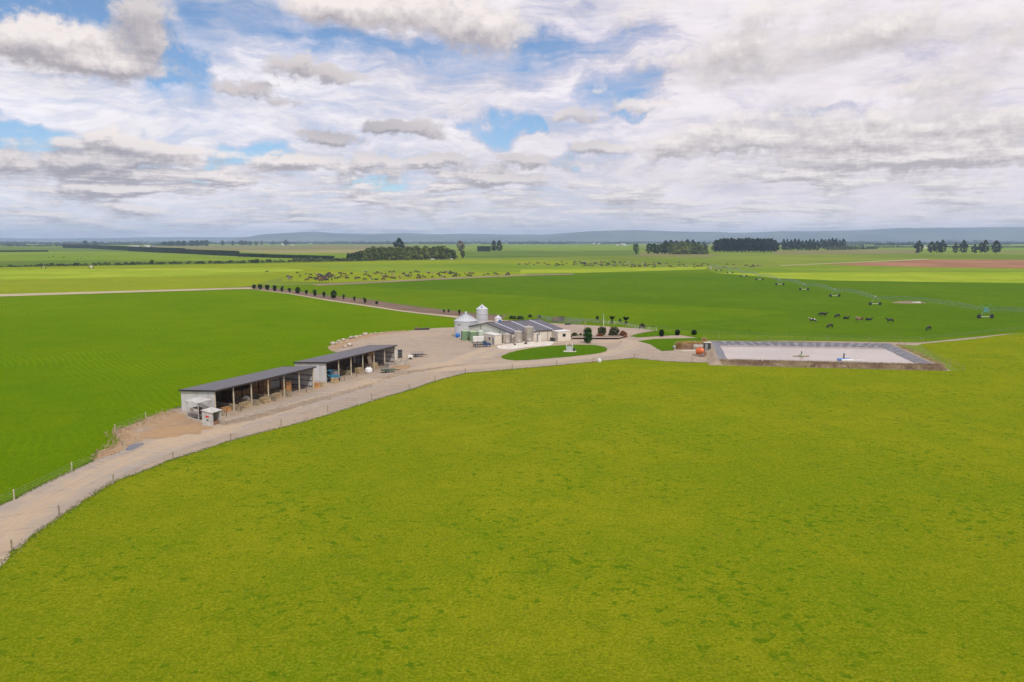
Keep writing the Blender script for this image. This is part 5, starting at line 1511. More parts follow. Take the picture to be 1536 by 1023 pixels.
for x in (1.2, 2.2, 3.2, 4.1): b.beam((x, -.6, .3), (x, -.6, 1.2), .05)
b.beam((1.2, -.6, 1.2), (4.1, -.6, 1.2), .05)
b.build('walkway', M['whitepaint'], t)

# ------------------------------------------------------------------ fences
def wire_fence(label, pts, h=1.15, spacing=9.0, wires=4, z0=0.0, explicit=False, mat='timber', r=.07, group=None, wr=.012):
    g0 = pts[0].copy(); t = thing('wire_fence', label, 'fence', g0, 0, group)
    pos_ = []
    if explicit: pos_ = [p - g0 for p in pts]
    else:
        for a, c in zip(pts, pts[1:]):
            n = max(1, round((c - a).length / spacing))
            pos_ += [a.lerp(c, i / n) - g0 for i in range(n)]
        pos_.append(pts[-1] - g0)
    b = MB()
    for a, c in zip(pos_, pos_[1:]):
        for k in range(wires):
            z = h * (k + 1) / wires - .08
            b.beam(a + Vector((0, 0, z)), c + Vector((0, 0, z)), wr, wr)
    b.build('wire', M['greysteel'], t)
    proto = None
    for p in pos_[:100]:
        if proto is None:
            proto = MB().cyl((0, 0, -.2), (0, 0, h), r, r * .9, 8).build('post', M[mat], t); proto.location = p
        else:
            o = proto.copy(); link(o, t); o.location = p + Vector((rnd.uniform(-.05, .05), rnd.uniform(-.05, .05), rnd.uniform(-.08, .08)))
            o.rotation_euler = (rnd.uniform(-.04, .04), rnd.uniform(-.04, .04), 0)
    return t
wire_fence('post and wire fence along the road edge of the foreground paddock', PX((-110, 905), (-42, 860), (17.7, 826.5), (90, 774), (170, 726), (259.8, 690), (346.5, 661.8), (422, 640), (491.5, 618), (558, 600.3), (614, 585.2), (652.6, 572), (698, 560.2), (768.5, 553.8), (835, 548), (890, 543.5), (951, 537), (1038.4, 544)), h=1.25, explicit=True, r=.085)
wire_fence('post and wire fence along the left paddock beside the road', PX((-60, 786), (21.5, 750), (108, 707), (188, 676), (172, 648), (219, 629)), h=1.2, explicit=True, mat='paletimber', r=.09)
wire_fence('low electric fence on thin posts in front of the nearer shed', PX((340, 625), (361.4, 617.5), (387.8, 608), (413.6, 601.5), (437, 595), (459.4, 588.2)), h=1.1, explicit=True, wires=2, r=.06, mat='darktimber')
wire_fence('low electric fence on thin posts in front of the farther shed', PX((516.5, 571), (534.8, 565), (560, 558)), h=1.0, explicit=True, wires=2, r=.05, mat='darktimber')
wire_fence('fence on the grassy front bank of the pond', [p + Vector((0, 0, .9)) for p in PX((1083, 547), (1127, 549.5), (1170, 551), (1212, 552), (1255, 553), (1298.5, 554.5), (1338, 556), (1380, 557), (1425, 556))], h=1.1, explicit=True, wires=4, r=.06, mat='timber')
wire_fence('fence along the track behind the pond', PX((1056, 509.3), (1079, 508.8), (1106, 509.8), (1136.5, 511), (1154.4, 511.6), (1188, 512.3), (1206.5, 512.8), (1241.5, 513.2), (1277.7, 514), (1304.5, 514.5), (1348.5, 517), (1384.5, 514.8)), h=1.5, explicit=True, r=.07)
wire_fence('fence down the outside of the right pond bank', PX((1348.5, 517.5), (1357, 520), (1385, 530), (1426, 545), (1446, 556)), h=1.2, explicit=True, r=.06)
wire_fence('fence on the paddock side of the track behind the pond', PX((1000, 496.8), (1060, 500), (1120, 502.8), (1180, 505.6), (1240, 507.3), (1304, 508.8), (1380, 509.8), (1420, 506.4), (1460, 502), (1500, 497.6), (1540, 493), (1620, 486)), h=1.1, spacing=11, r=.05)
wire_fence('fence behind the row of young bushes', PX((380, 430), (425, 433.9), (490, 442.6), (560, 450.2), (602, 456.8), (644, 462.2), (690, 467.6), (760, 473.5), (850, 479), (900, 482.5), (960, 488.8), (1000, 495)), h=1.1, spacing=7, r=.05, mat='darktimber')
wire_fence('fence below the near herd', PX((380, 429.5), (470, 427), (560, 423), (700, 416.4), (780, 412.8), (860, 410.8)), h=1.1, spacing=14, r=.05)

# dry grass and weeds, one mass each
def along(pts, n, wdt, z=.03):
    out = []; seg = [(a, c) for a, c in zip(pts, pts[1:])]; Ls = [(c - a).length for a, c in seg]; T = sum(Ls)
    for _ in range(n):
        s = rnd.random() * T
        for (a, c), l in zip(seg, Ls):
            if s <= l: break
            s -= l
        d = (c - a).normalized(); p = a.lerp(c, min(1, s / l)) + Vector((-d.y, d.x, 0)) * rnd.gauss(0, wdt)
        out.append((p.x, p.y, z))
    return out
P = []
for k in range(4800):
    x = rnd.uniform(1079, 1412); t_ = (x - 1079) / (1404 - 1079)
    c = rim[3].lerp(rim[2], t_); o_ = rnd.uniform(-2.6, -.1); zc = RZ if o_ > -.7 else RZ * (1 - (-o_ - .7) / 1.7)
    P.append((c.x, c.y + o_, max(.02, zc)))
blades(P, .55, .035, 9, 'drygrass', 'dry_grass', .6, 'rusty dry grass covering the front bank of the pond', 'dry grass', kind='stuff')
P = [(p.x + rnd.gauss(0, 1.0), p.y + rnd.gauss(0, .6), .5) for p in [rim[1].lerp(rim[2], rnd.random()) + Vector((2.2, 0, 0)) for _ in range(700)]]
blades(P, .4, .035, 8, 'drygrass', 'dry_grass', .7, 'tan dry grass on the right bank of the pond', 'dry grass', kind='stuff')
P = along(PX((150, 684), (168, 670), (178, 660), (172, 647), (205, 637), (235, 624), (262, 614)), 420, .9)
blades(P, .35, .03, 12, 'drygrass', 'dry_grass', .8, 'orange dead grass edging the left paddock by the shed', 'dry grass', kind='stuff')
P = along(track_pts := PX(*track_lo[2:]), 4200, .28)
blades(P, .12, .03, 9, 'grassblade', 'verge_grass', .8, 'rough grass verge along the road edge of the foreground paddock', 'grass', kind='stuff')
P = along(PX((-60, 791), (0, 757), (22, 748), (52, 732.5), (108, 706.5), (138, 692), (146, 678)), 900, .22)
blades(P, .14, .03, 6, 'grassblade', 'verge_grass', .7, 'rough grass along the left side of the road', 'grass', kind='stuff')
P = along(PX((262, 614), (300, 601), (430, 559), (506, 530)), 900, .4)
blades(P, .35, .03, 9, 'darkblade', 'verge_grass', .7, 'rough grass behind the nearer shed', 'grass', kind='stuff')
P = along(PX((330, 637), (380, 626), (440, 610), (500, 592), (560, 577), (600, 562), (660, 552)), 420, 1.1)
blades(P, .22, .03, 10, 'drygrass', 'dry_grass', .8, 'sparse dead weeds on the muddy verge before the sheds', 'dry grass', kind='stuff')
P = along(PX((0, 752), (52, 729), (138, 690), (185, 668), (240, 640), (330, 636), (440, 608), (560, 575), (660, 553)), 900, 1.3) + along(PX((0, 848), (65, 790), (169, 722), (302, 674), (438, 636), (615, 583.5)), 900, .5)
q_ = np.random.RandomState(9); PP = np.array(P); PP[:, 2] = .03
np_mesh('loose_stones', leaf_quads(PP, .06), 4, M['rock'])
tag(bpy.data.objects['loose_stones'], 'loose pale stones along the edges of the gravel road', 'stones', kind='stuff')
# lush clumps scattered over the near paddock
P = []
for _ in range(520):
    y = rnd.uniform(30, 150); x = rnd.uniform(-.62, .68) * y
    if x < -20 and y > 62 + (x + 60) * .5: continue
    if mn.noise(Vector((x * .05, y * .05, 5))) < -.05: continue
    w = rnd.uniform(.15, .5)
    for _ in range(int(14 * w / .3)): P.append((x + rnd.gauss(0, w * 1.3), y + rnd.gauss(0, w), .02))
def inside_fore(x, y):
    # keep clumps off the gravel: compare with the road edge
    best = None
    for a, c in zip(track_pts, track_pts[1:]):
        if min(a.x, c.x) - .01 <= x <= max(a.x, c.x) + .01:
            t_ = 0 if abs(c.x - a.x) < 1e-6 else (x - a.x) / (c.x - a.x)
            best = a.y + (c.y - a.y) * t_
    return best is None or y < best - 1.2
P = [p for p in P if inside_fore(p[0], p[1])]
blades(P, .13, .03, 4, 'darkblade', 'lush_grass', .9, 'darker lush tufts scattered over the foreground paddock', 'grass', kind='stuff')

# rubble behind the farther shed
rk = [(500, 517, 1.6), (504.5, 516, 1.1), (508, 513, 1.3), (512, 516, .9), (515, 511, 1.2), (520, 514, 1.0), (526.5, 508, 1.5), (531, 506.5, .8), (534, 507, 1.4), (540, 504.6, .9), (548, 502.7, 1.5), (556, 501.7, .8), (563, 501, .9), (571, 500, .7), (524, 519, 1.7), (517.5, 521, 1.2), (580, 499, .7), (590, 497.9, .6)]
st = None
for k, (x, y, s_) in enumerate(rk):
    if st is None or k in (1, 2):
        b = MB().ball((0, 0, .25), .55, (1.1, .8, .6), 2)
        for v in b.bm.verts: v.co *= 1 + .3 * mn.noise(v.co * 2.3 + Vector((k, 0, 0)))
        o = b.build('rubble_stone', M['rock'], None); st = st or o
    else:
        o = st.copy(); link(o)
    o.location = G(x, y); o.scale = (s_, s_, s_); o.rotation_euler = (0, 0, rnd.uniform(0, 6))
    tag(o, 'pale stone in the rubble heap behind the farther shed', 'stone', 'stones of the rubble heap')
t = thing('feed_trough', 'long dark trough lying at the back edge of the gravel yard', 'trough', G(633, 494.8), .28)
MB().box((0, 0, .35), (5.0, .9, .5)).build('tub', M['blackpaint'], t); MB().box((-1.9, 0, .7), (1.0, .9, .5)).box((1.8, 0, .65), (1.4, .5, .2)).build('frame', M['rust'], t)
# trough with mud in the pivot paddock
sheet('bare_soil', ragged(catmull(PX((1338, 453.8), (1352, 452.2), (1372, 452.6), (1390, 454.2), (1376, 455.4), (1350, 455.2)), 4, True), 2, .5), .11, M['soil'], 'muddy patch round the trough in the pivot paddock', 'bare soil')
t = thing('water_trough', 'long pale trough in the muddy patch under the pivot', 'trough', G(1374, 454.6))
MB().box((0, 0, .35), (4.0, 1.1, .6)).build('tub', M['paleconcrete'], t); MB().box((0, 0, .62), (3.7, .8, .05)).build('water', M['puddle'], t)

# ------------------------------------------------------------------ centre pivot irrigator
tw = [(1066, 404.2), (1078, 406.6), (1094.8, 409.8), (1115.5, 414.9), (1139.3, 420.4), (1169.6, 427.8), (1206, 435.6), (1252, 445.3), (1312.6, 457.8), (1478, 477.8)]
TW = [G(*p) for p in tw]
TW[-1].x = TW[-2].x + (TW[-2].x - TW[-3].x) * .6 + 8
TW[-1] = G(1478, 477.8)
piv = thing('pivot_irrigator', 'long wheeled centre pivot irrigator of arched pipe spans', 'irrigator', TW[0])
Hp = 3.9
def span(a, c, rise=1.6):
    b = MB(); n = 10; prev = None
    d = (c - a).normalized(); nn = Vector((-d.y, d.x, 0))
    top = []
    for i in range(n + 1):
        t_ = i / n
        p = a.lerp(c, t_) + Vector((0, 0, Hp + rise * 4 * t_ * (1 - t_))); top.append(p)
    low = []
    for i in range(n):
        t_ = (i + .5) / n
        p = a.lerp(c, t_) + Vector((0, 0, Hp + rise * 4 * t_ * (1 - t_) - (1.3 if 0 < i < n - 1 else .9))); low.append((p + nn * .9, p - nn * .9))
    for p, q_ in zip(top, top[1:]): b.beam(p, q_, .17, .17)
    for i, (l, r_) in enumerate(low):
        for e_ in (l, r_):
            b.beam(top[i], e_, .055).beam(top[i + 1], e_, .055)
        b.beam(l, r_, .055)
        if i: b.beam(low[i - 1][0], l, .05).beam(low[i - 1][1], r_, .05)
    b.beam(top[0], low[0][0], .05).beam(top[-1], low[-1][0], .05)
    for i in range(1, n): b.beam(top[i], top[i] - Vector((0, 0, 2.6)), .03)
    b.build('span', M['pivot'], piv)
ext = TW[-1] + (TW[-1] - TW[-2]) * .55
LT = [p - TW[0] for p in TW] + [ext - TW[0]]
for a, c in zip(LT[:-1], LT[1:]): span(a, c)
for i, p in enumerate(LT[1:-1]):
    d = (LT[i + 2] - LT[i]).normalized(); nn = Vector((-d.y, d.x, 0))
    big = i == 8
    if i >= 6: nn = (nn * .4 + Vector((1, 0, 0)) * (1 if nn.x > 0 else -1) * .6).normalized()
    b = MB()
    sp = 2.3 if not big else 2.6
    for s_ in (-1, 1):
        b.beam(p + nn * sp * s_ + Vector((0, 0, .7)), p + nn * .25 * s_ + Vector((0, 0, Hp)), .11)
        b.beam(p + nn * sp * s_ * .99 + Vector((0, 0, .7)), p + d * 1.6 + Vector((0, 0, Hp + .1)), .07)
    tow = b.build('tower', M['pivot'], piv)
    MB().beam(p + nn * sp + Vector((0, 0, .75)), p - nn * sp + Vector((0, 0, .75)), .22).build('base_beam', M['pivotpale'], tow)
    MB().box(p + Vector((0, 0, Hp + .25)), (.9 if big else .5, .5, .5)).build('control_box', M['teal' if big else 'galvroof'], tow)
    if big:
        MB().beam(p + nn * .3 + Vector((0, 0, Hp + .1)), p + nn * 2.2 + Vector((0, 0, Hp + 2.0)), .07).beam(p - nn * .3 + Vector((0, 0, Hp + .1)), p - nn * 2.2 + Vector((0, 0, Hp + 1.8)), .07).box(p + Vector((0, 0, Hp - .8)), (1.5, .7, 1.2)).build('cable_mast', M['teal'], tow)
    wr = .72 if not big else .85
    for s_ in (-1, 1):
        w0 = p + nn * sp * s_
        MB().cyl(w0 - d * .2 + Vector((0, 0, wr)), w0 + d * .2 + Vector((0, 0, wr)), wr, seg=18).build('wheel', M['black'], tow)
t_ = MB()
for s1 in (-1, 1):
    for s2 in (-1, 1): t_.beam((s1 * 1.4, s2 * 1.4, 0), (s1 * .3, s2 * .3, 4.0), .14)
t_.beam((0, 0, 0), (0, 0, 4.3), .25)
tw0 = t_.build('centre_tower', M['whitepaint'], piv)

# small irrigators at the far left
for k, (x, y, lb) in enumerate([(65.5, 403, 'small far irrigator tower with two wheels at the left edge of the light paddock'), (137, 402.6, 'pale little hose cart on the light paddock at the left')]):
    t = thing('irrigator_cart', lb, 'irrigator', G(x, y))
    MB().beam((-2.2, 0, .6), (2.2, 0, .6), .2).beam((-2.2, 0, .6), (0, 0, 4.0), .15).beam((2.2, 0, .6), (0, 0, 4.0), .15).build('frame', M['pivotpale'], t)
    if k == 1: MB().cyl((0, -.6, 1.7), (0, .6, 1.7), 1.3, seg=18).build('hose_reel', M['paleconcrete'], t)
    for x_ in (-2.2, 2.2): MB().cyl((x_, -.2, .6), (x_, .2, .6), .65, seg=14).build('wheel', M['black'], t)

# ------------------------------------------------------------------ far buildings
def barn(x, y, wpx, hm, mat, rmat, label, depth=12, name='farm_building'):
    g = G(x, y); w = wpx * g.y / F
    t = thing(name, label, 'building', g)
    MB().box((0, depth / 2, hm / 2), (w, depth, hm)).build('wall', M[mat], t)
    MB().prism([(-depth / 2 - .5, 0), (depth / 2 + .5, 0), (0, depth * .22)], -w / 2 - .5, w / 2 + .5).build('roof', M[rmat], t)
    r = t.children[-1]; r.rotation_euler = (0, 0, math.pi / 2); r.location = (0, depth / 2, hm)
    MB().box((w * .2, -.05, hm * .4), (w * .12, .12, hm * .8)).build('door', M['greysteel'], t)
barn(203, 370.8, 20, 3.2, 'cream', 'whitepaint', 'long low white roofed shed beyond the dark hedge', 24)
barn(222, 370.4, 6, 5.0, 'whitepaint', 'whitepaint', 'small bright white building at the right end of the long far shed', 16)
barn(231, 370.6, 16, 2.6, 'cream', 'trim', 'long dark roofed shed right of the bright white building', 20)
barn(937.5, 368.2, 11, 6.0, 'whitepaint', 'whitepaint', 'largest far white farm building left of the slender dark tree', 25)
barn(927, 368.0, 6, 4.0, 'cream', 'whitepaint', 'small far white building left of the largest white one', 18)
barn(900, 367.6, 4, 6.0, 'whitepaint', 'rust', 'small far building with a reddish roof on the plain', 14)
barn(892.5, 367.2, 3, 6.5, 'whitepaint', 'rust', 'tiny far white house left of the reddish roofed one', 14)
barn(822, 365.4, 6, 5.0, 'whitepaint', 'galvroof', 'pale far shed on the horizon plain right of the lone pines', 16)
barn(425, 368.3, 4, 6.0, 'whitepaint', 'whitepaint', 'tiny white far building left of the lone dark tree', 12)
barn(439, 368, 5, 2.6, 'whitepaint', 'whitepaint', 'tiny low white far building right of the lone dark tree', 12)
barn(1388, 372.8, 10, 4.5, 'cream', 'paleconcrete', 'pale beige far shed between two trees of the right row', 20)
barn(1372, 366.0, 8, 6, 'cream', 'loaf', 'hazy far beige roofs left of the leafless poplars', 20)
barn(1360, 366.6, 6, 5, 'whitepaint', 'whitepaint', 'hazy far white shed near the beige roofs', 18)
g0, g1 = G(644, 389.4), G(680, 389.0)
t = thing('greenhouse_tunnel', 'long thin white roll lying below the central wood', 'plastic tunnel', g0, math.atan2((g1 - g0).y, (g1 - g0).x))
Lg = (g1 - g0).length
MB().cyl((0, 0, .5), (Lg, 0, .5), .75, seg=12).build('cover', M['whitepaint'], t)
MB().box((Lg / 2, -.7, .1), (Lg, .1, .2)).build('base', M['greysteel'], t)

# ------------------------------------------------------------------ cattle
def skin_mesh(name, V, E, rad, root=0, sub=1):
    me = bpy.data.meshes.new(name + '_c'); me.from_pydata(V, E, [])
    o = bpy.data.objects.new(name + '_c', me); col.objects.link(o)
    m = o.modifiers.new('s', 'SKIN')
    if sub:
        s = o.modifiers.new('u', 'SUBSURF'); s.levels = sub; s.render_levels = sub
    for i, r in enumerate(rad):
        r = r if isinstance(r, tuple) else (r, r)
        me.skin_vertices[0].data[i].radius = r
        me.skin_vertices[0].data[i].use_root = (i == root)
    dg = bpy.context.evaluated_depsgraph_get(); dg.update()
    out = bpy.data.meshes.new_from_object(o.evaluated_get(dg))
    bpy.data.objects.remove(o); bpy.data.meshes.remove(me)
    for f in out.polygons: f.use_smooth = True
    return out
def cow_mesh(pose):
    V = [(-.85, 0, 1.18), (-.35, 0, 1.10), (.25, 0, 1.06), (.72, 0, 1.14)]
    rad = [(.30, .27), (.38, .36), (.40, .37), (.30, .30)]
    E = [(0, 1), (1, 2), (2, 3)]
    def add(p, r, par): V.append(p); rad.append(r); E.append((par, len(V) - 1)); return len(V) - 1
    if pose == 'graze':
        n = add((1.05, 0, .95), .17, 3); h = add((1.30, 0, .52), .14, n); m = add((1.42, 0, .20), .085, h)
        e1 = (1.28, .0, .62)
    else:
        n = add((1.08, 0, 1.40), .17, 3); h = add((1.36, 0, 1.56), .14, n); m = add((1.70, 0, 1.40), .085, h)
    for s in (-1, 1): add((V[h][0] - .04, s * .24, V[h][2] + .07), .04, h)
    add((-1.08, 0, 1.10), .05, 0); add((-1.13, 0, .55), .035, len(V) - 1)
    if pose == 'lie':
        V[:] = [(x, y, z - .68 if i < 4 else z - .62) for i, (x, y, z) in enumerate(V)]
        for s in (-1, 1):
            k = add((.75, s * .3, .18), .1, 3); add((1.05, s * .25, .08), .06, k)
            k = add((-.75, s * .42, .2), .14, 0); add((-.35, s * .5, .08), .06, k)
    else:
        for s in (-1, 1):
            k = add((.66, s * .2, .66), .11, 3); k2 = add((.68, s * .2, .36), .06, k); add((.68 + s * .08, s * .2, .03), .06, k2)
            k = add((-.82, s * .2, .72), .15, 0); k2 = add((-.96, s * .2, .42), .065, k); add((-.88 + s * .1, s * .2, .03), .06, k2)
        add((-.55, 0, .72), .13, 1)
    return skin_mesh('cow', V, E, rad, 1)
cow_me = {}
for pose in ('graze', 'stand', 'lie'):
    base = cow_mesh(pose)
    for hide in ('black_hide', 'brown_hide', 'patched_hide', 'tan_hide'):
        me = base.copy(); me.materials.clear(); me.materials.append(M[hide]); cow_me[pose, hide] = me
def cow(loc, rz, pose, hide, label, group=None, s=1.0):
    o = bpy.data.objects.new('cow', cow_me[pose, hide]); link(o)
    o.location = loc; o.rotation_euler = (0, 0, rz); o.scale = (s, s, s)
    return tag(o, label, 'cow', group)
near = [(1219.5, 484.3, 2.6, 'stand', 'patched_hide', 'black and white cow at the left of the near group of cattle'),
 (1232, 474.3, 2.7, 'graze', 'black_hide', 'black grazing cow, farthest back at the left of the near group'),
 (1235.5, 475, 5.6, 'stand', 'black_hide', 'black cow overlapping the farthest back grazing one'),
 (1245, 492.3, 3.5, 'graze', 'black_hide', 'black grazing cow nearest the pond in the near group'),
 (1256, 476.8, 3.6, 'graze', 'black_hide', 'black grazing cow left of the small lying one'),
 (1269.2, 478.4, .2, 'lie', 'black_hide', 'small black cow lying left of the pale cow'),
 (1286.5, 482.2, 1.7, 'stand', 'tan_hide', 'pale tan and white cow standing in the near group'),
 (1290.5, 479.8, .3, 'lie', 'brown_hide', 'dark brown cow lying beside the pale one'),
 (1303, 480.4, .1, 'lie', 'black_hide', 'black cow lying right of the pale cow'),
 (1335, 484.3, 3.0, 'stand', 'black_hide', 'large black cow standing alone right of the lying ones'),
 (1392.8, 496, 3.7, 'graze', 'black_hide', 'black grazing cow farthest right near the track')]
for x, y, a, ps, hd, lb in near: cow(G(x, y, .09), a, ps, hd, lb, s=1.12)
for k, (x, y) in enumerate([(73.5, 386.7), (80, 385.2), (94, 387.6), (96, 386.4), (116.5, 390), (121.5, 388.3)]):
    cow(G(x, y, .2), rnd.uniform(0, 6), 'graze', 'brown_hide' if k == 0 else 'black_hide', 'far cow grazing on the open plain at the left', 'far cattle at the left', 1.25)
for k, (x, y) in enumerate([(400.5, 408.6), (446, 410.3), (459, 412)]):
    cow(G(x, y, .2), rnd.uniform(0, 6), 'graze', 'black_hide', 'cow standing apart left of the near herd', 'stray cattle by the near herd', 1.2)
hides = ['black_hide'] * 9 + ['brown_hide'] * 5 + ['patched_hide', 'tan_hide']
cn = {'black_hide': 'black', 'brown_hide': 'dark brown', 'patched_hide': 'black and white', 'tan_hide': 'tan'}
def herd(n, fx, fy, nm, grp, clusters):
    for k in range(n):
        x = fx(k); y = fy(x)
        hd = rnd.choice(hides); ps = rnd.choice(['graze', 'graze', 'stand', 'lie' if rnd.random() < .3 else 'graze'])
        cow(G(x, y, .15), rnd.choice([0, math.pi, rnd.uniform(0, 6.28), rnd.uniform(0, 6.28)]) + rnd.uniform(-.4, .4), ps, hd, f'{cn[hd]} cow in the {nm}', f'{cn[hd]} cattle of the {nm}', rnd.uniform(1.2, 1.45))
def fx1(k):
    if k < 22: return rnd.gauss(487, 6)
    if k < 70: return rnd.uniform(470, 590)
    if k < 120: return rnd.uniform(585, 692)
    if k < 134: return rnd.uniform(690, 772)
    return rnd.uniform(418, 480)
def fy1(x):
    hi = float(np.interp(x, [418, 480, 560, 680, 770], [416, 411.5, 409, 408.5, 411])); lo = float(np.interp(x, [418, 480, 560, 680, 770], [420, 423.5, 421.5, 416.5, 413.5]))
    return rnd.uniform(hi, lo)
herd(146, fx1, fy1, 'nearer distant herd left of centre', 'near', 0)
def fx2(k):
    if k < 22: return rnd.uniform(778, 850)
    if k < 90: return rnd.uniform(860, 960)
    if k < 128: return rnd.uniform(955, 1060)
    return rnd.uniform(1055, 1142)
def fy2(x):
    hi = float(np.interp(x, [775, 860, 960, 1060, 1142], [396.2, 392.8, 393, 396, 399])); lo = float(np.interp(x, [775, 860, 960, 1060, 1142], [397.6, 400, 401.5, 402.4, 401]))
    return rnd.uniform(hi, lo)
herd(140, fx2, fy2, 'farther herd behind the pivot centre', 'far', 0)

for P_ in (pines, willows, broads, coppers, shrubs): P_.clean()

# ------------------------------------------------------------------ sun, sky, haze
SUN_EL, SUN_AZ = R(50), R(162)         # azimuth measured clockwise from the view direction (+Y)
sd = Vector((math.sin(SUN_AZ) * math.cos(SUN_EL), math.cos(SUN_AZ) * math.cos(SUN_EL), math.sin(SUN_EL)))
sun = bpy.data.lights.new('sun', 'SUN'); sun.energy = 2.7; sun.angle = R(3.0); sun.color = (1.0, .95, .87)
so = bpy.data.objects.new('sun', sun); so.rotation_euler = (-sd).to_track_quat('-Z', 'Y').to_euler(); so.location = (0, 0, 100); link(so)

w = bpy.data.worlds.new('World'); sc.world = w; w.use_nodes = True
nt = w.node_tree; nt.nodes.clear()
wout = nt.nodes.new('ShaderNodeOutputWorld')
sky = nt.nodes.new('ShaderNodeTexSky'); sky.sky_type = 'NISHITA'; sky.sun_disc = False
sky.sun_elevation = SUN_EL; sky.sun_rotation = SUN_AZ; sky.altitude = 50; sky.air_density = 1.0; sky.dust_density = 0.2; sky.ozone_density = 2.5

def azel(x, y):
    a, b = x - 768.0, 511.5 - y
    d = Vector((a, F * cTH + b * sTH, -F * sTH + b * cTH)).normalized()
    return math.degrees(math.atan2(d.x, d.y)), math.degrees(math.asin(d.z))
DPP = math.degrees(1 / F)    # degrees per photo pixel near the centre

def sky_group(name, builder):
    g = bpy.data.node_groups.new(name, 'ShaderNodeTree')
    g.interface.new_socket('P', in_out='INPUT', socket_type='NodeSocketVector')
    g.interface.new_socket('D', in_out='OUTPUT', socket_type='NodeSocketFloat')
    gi = g.nodes.new('NodeGroupInput'); go = g.nodes.new('NodeGroupOutput')
    g.links.new(builder(g, gi.outputs[0]), go.inputs[0])
    return g
def use(g, vec):
    n = nt.nodes.new('ShaderNodeGroup'); n.node_tree = g
    nt.links.new(vec, n.inputs[0]); return n.outputs[0]
def blob(g, P, x, y, rx, ry, amp):
    a, e_ = azel(x, y)
    q = vm(g, 'SUBTRACT', P, (a, e_, 0)); q = vm(g, 'MULTIPLY', q, (1 / (rx * DPP), 1 / (ry * DPP), 0))
    d = vm(g, 'LENGTH', q, out=1)
    return mth(g, 'MULTIPLY', smooth(g, d, 1.25, .15), amp)
def blobs(g, P, L):
    s = None
    for b_ in L:
        o = blob(g, P, *b_); s = o if s is None else mth(g, 'ADD', s, o)
    return s
def plane_uv(g, P):
    "cloud deck coordinates: flat layer seen from below, so shapes crowd towards the horizon"
    s = g.nodes.new('ShaderNodeSeparateXYZ'); g.links.new(P, s.inputs[0])
    az = mth(g, 'MULTIPLY', s.outputs[0], math.pi / 180); el = mth(g, 'MAXIMUM', mth(g, 'MULTIPLY', s.outputs[1], math.pi / 180), .0)
    d = mth(g, 'DIVIDE', 1.0, mth(g, 'ADD', mth(g, 'TANGENT', el), .045))
    c = g.nodes.new('ShaderNodeCombineXYZ')
    g.links.new(mth(g, 'MULTIPLY', mth(g, 'SINE', az), d), c.inputs[0]); g.links.new(mth(g, 'MULTIPLY', mth(g, 'COSINE', az), d), c.inputs[1])
    return c.outputs[0], s.outputs[1]
cum_list = [(95, 75, 130, 42, .75), (30, 50, 60, 28, .4), (165, 95, 60, 28, .35), (212, 28, 48, 36, .6), (230, 60, 30, 20, .3), (600, 22, 150, 42, .75), (480, 10, 70, 25, .4), (735, 42, 90, 46, .65),
 (1075, 95, 130, 42, .62), (1120, 40, 60, 30, .4), (1430, 130, 110, 28, .55), (1500, 60, 70, 50, .45), (200, 232, 125, 30, .62), (165, 208, 60, 18, .4), (110, 243, 90, 18, .4), (440, 101, 58, 18, .75), (510, 114, 46, 15, .6), (375, 133, 48, 14, .75), (430, 152, 40, 9, .6),
 (490, 203, 56, 13, .85), (575, 184, 28, 13, .6), (625, 193, 60, 15, .85), (535, 244, 70, 18, .7), (430, 243, 60, 17, .65), (660, 235, 60, 12, .7), (8, 245, 28, 15, .7), (730, 262, 60, 18, .6), (790, 240, 45, 14, .6), (575, 262, 40, 10, .35), (905, 130, 24, 14, .4),
 (960, 160, 60, 16, .5), (862, 168, 38, 16, .6), (1150, 195, 170, 32, .62), (1060, 218, 120, 20, .4), (1420, 195, 150, 38, .62), (1310, 225, 150, 26, .5), (1480, 230, 120, 24, .45), (900, 222, 60, 14, .6), (990, 232, 60, 12, .5), (700, 275, 90, 12, .3), (330, 272, 90, 14, .35), (150, 272, 120, 14, .35), (1250, 250, 200, 14, .3), (1290, 60, 110, 30, .42), (1190, 12, 120, 26, .4), (960, 35, 70, 22, .3), (1380, 20, 90, 26, .35)]
dusk_list = [(440, 135, 190, 75, .8), (600, 205, 220, 45, .75), (880, 190, 90, 60, .6), (110, 245, 180, 40, .4), (215, 30, 60, 60, .6), (780, 250, 120, 40, .5)]
def cum_builder(g, P):
    wv_ = noi(g, P, .42, 5, .62, out=1); wv_ = vm(g, 'SUBTRACT', wv_, (.5, .5, .5))
    fade = None
    Pw = vm(g, 'ADD', P, vm(g, 'MULTIPLY', wv_, (4.8, 2.6, 0)))
    s = blobs(g, Pw, cum_list)
    uv, el = plane_uv(g, P)
    n1 = noi(g, uv, .95, 8, .64)
    n2 = noi(g, P, .8, 7, .68)
    low = smooth(g, el, 7.6, 3.4)
    n3 = noi(g, mapping(g, P, scale=(.16, 1.05, 1)), 1.0, 7, .62, .5)
    t = mth(g, 'ADD', s, mth(g, 'MULTIPLY', mth(g, 'SUBTRACT', n1, .5), 1.6))
    t = mth(g, 'ADD', t, mth(g, 'MULTIPLY', mth(g, 'SUBTRACT', n2, .5), .9))
    t = mth(g, 'ADD', t, mth(g, 'MULTIPLY', mth(g, 'MULTIPLY', low, mth(g, 'SUBTRACT', n3, .5)), 2.6))
    return mth(g, 'ADD', t, mth(g, 'MULTIPLY', low, .36))
gC = sky_group('low_cloud', cum_builder)
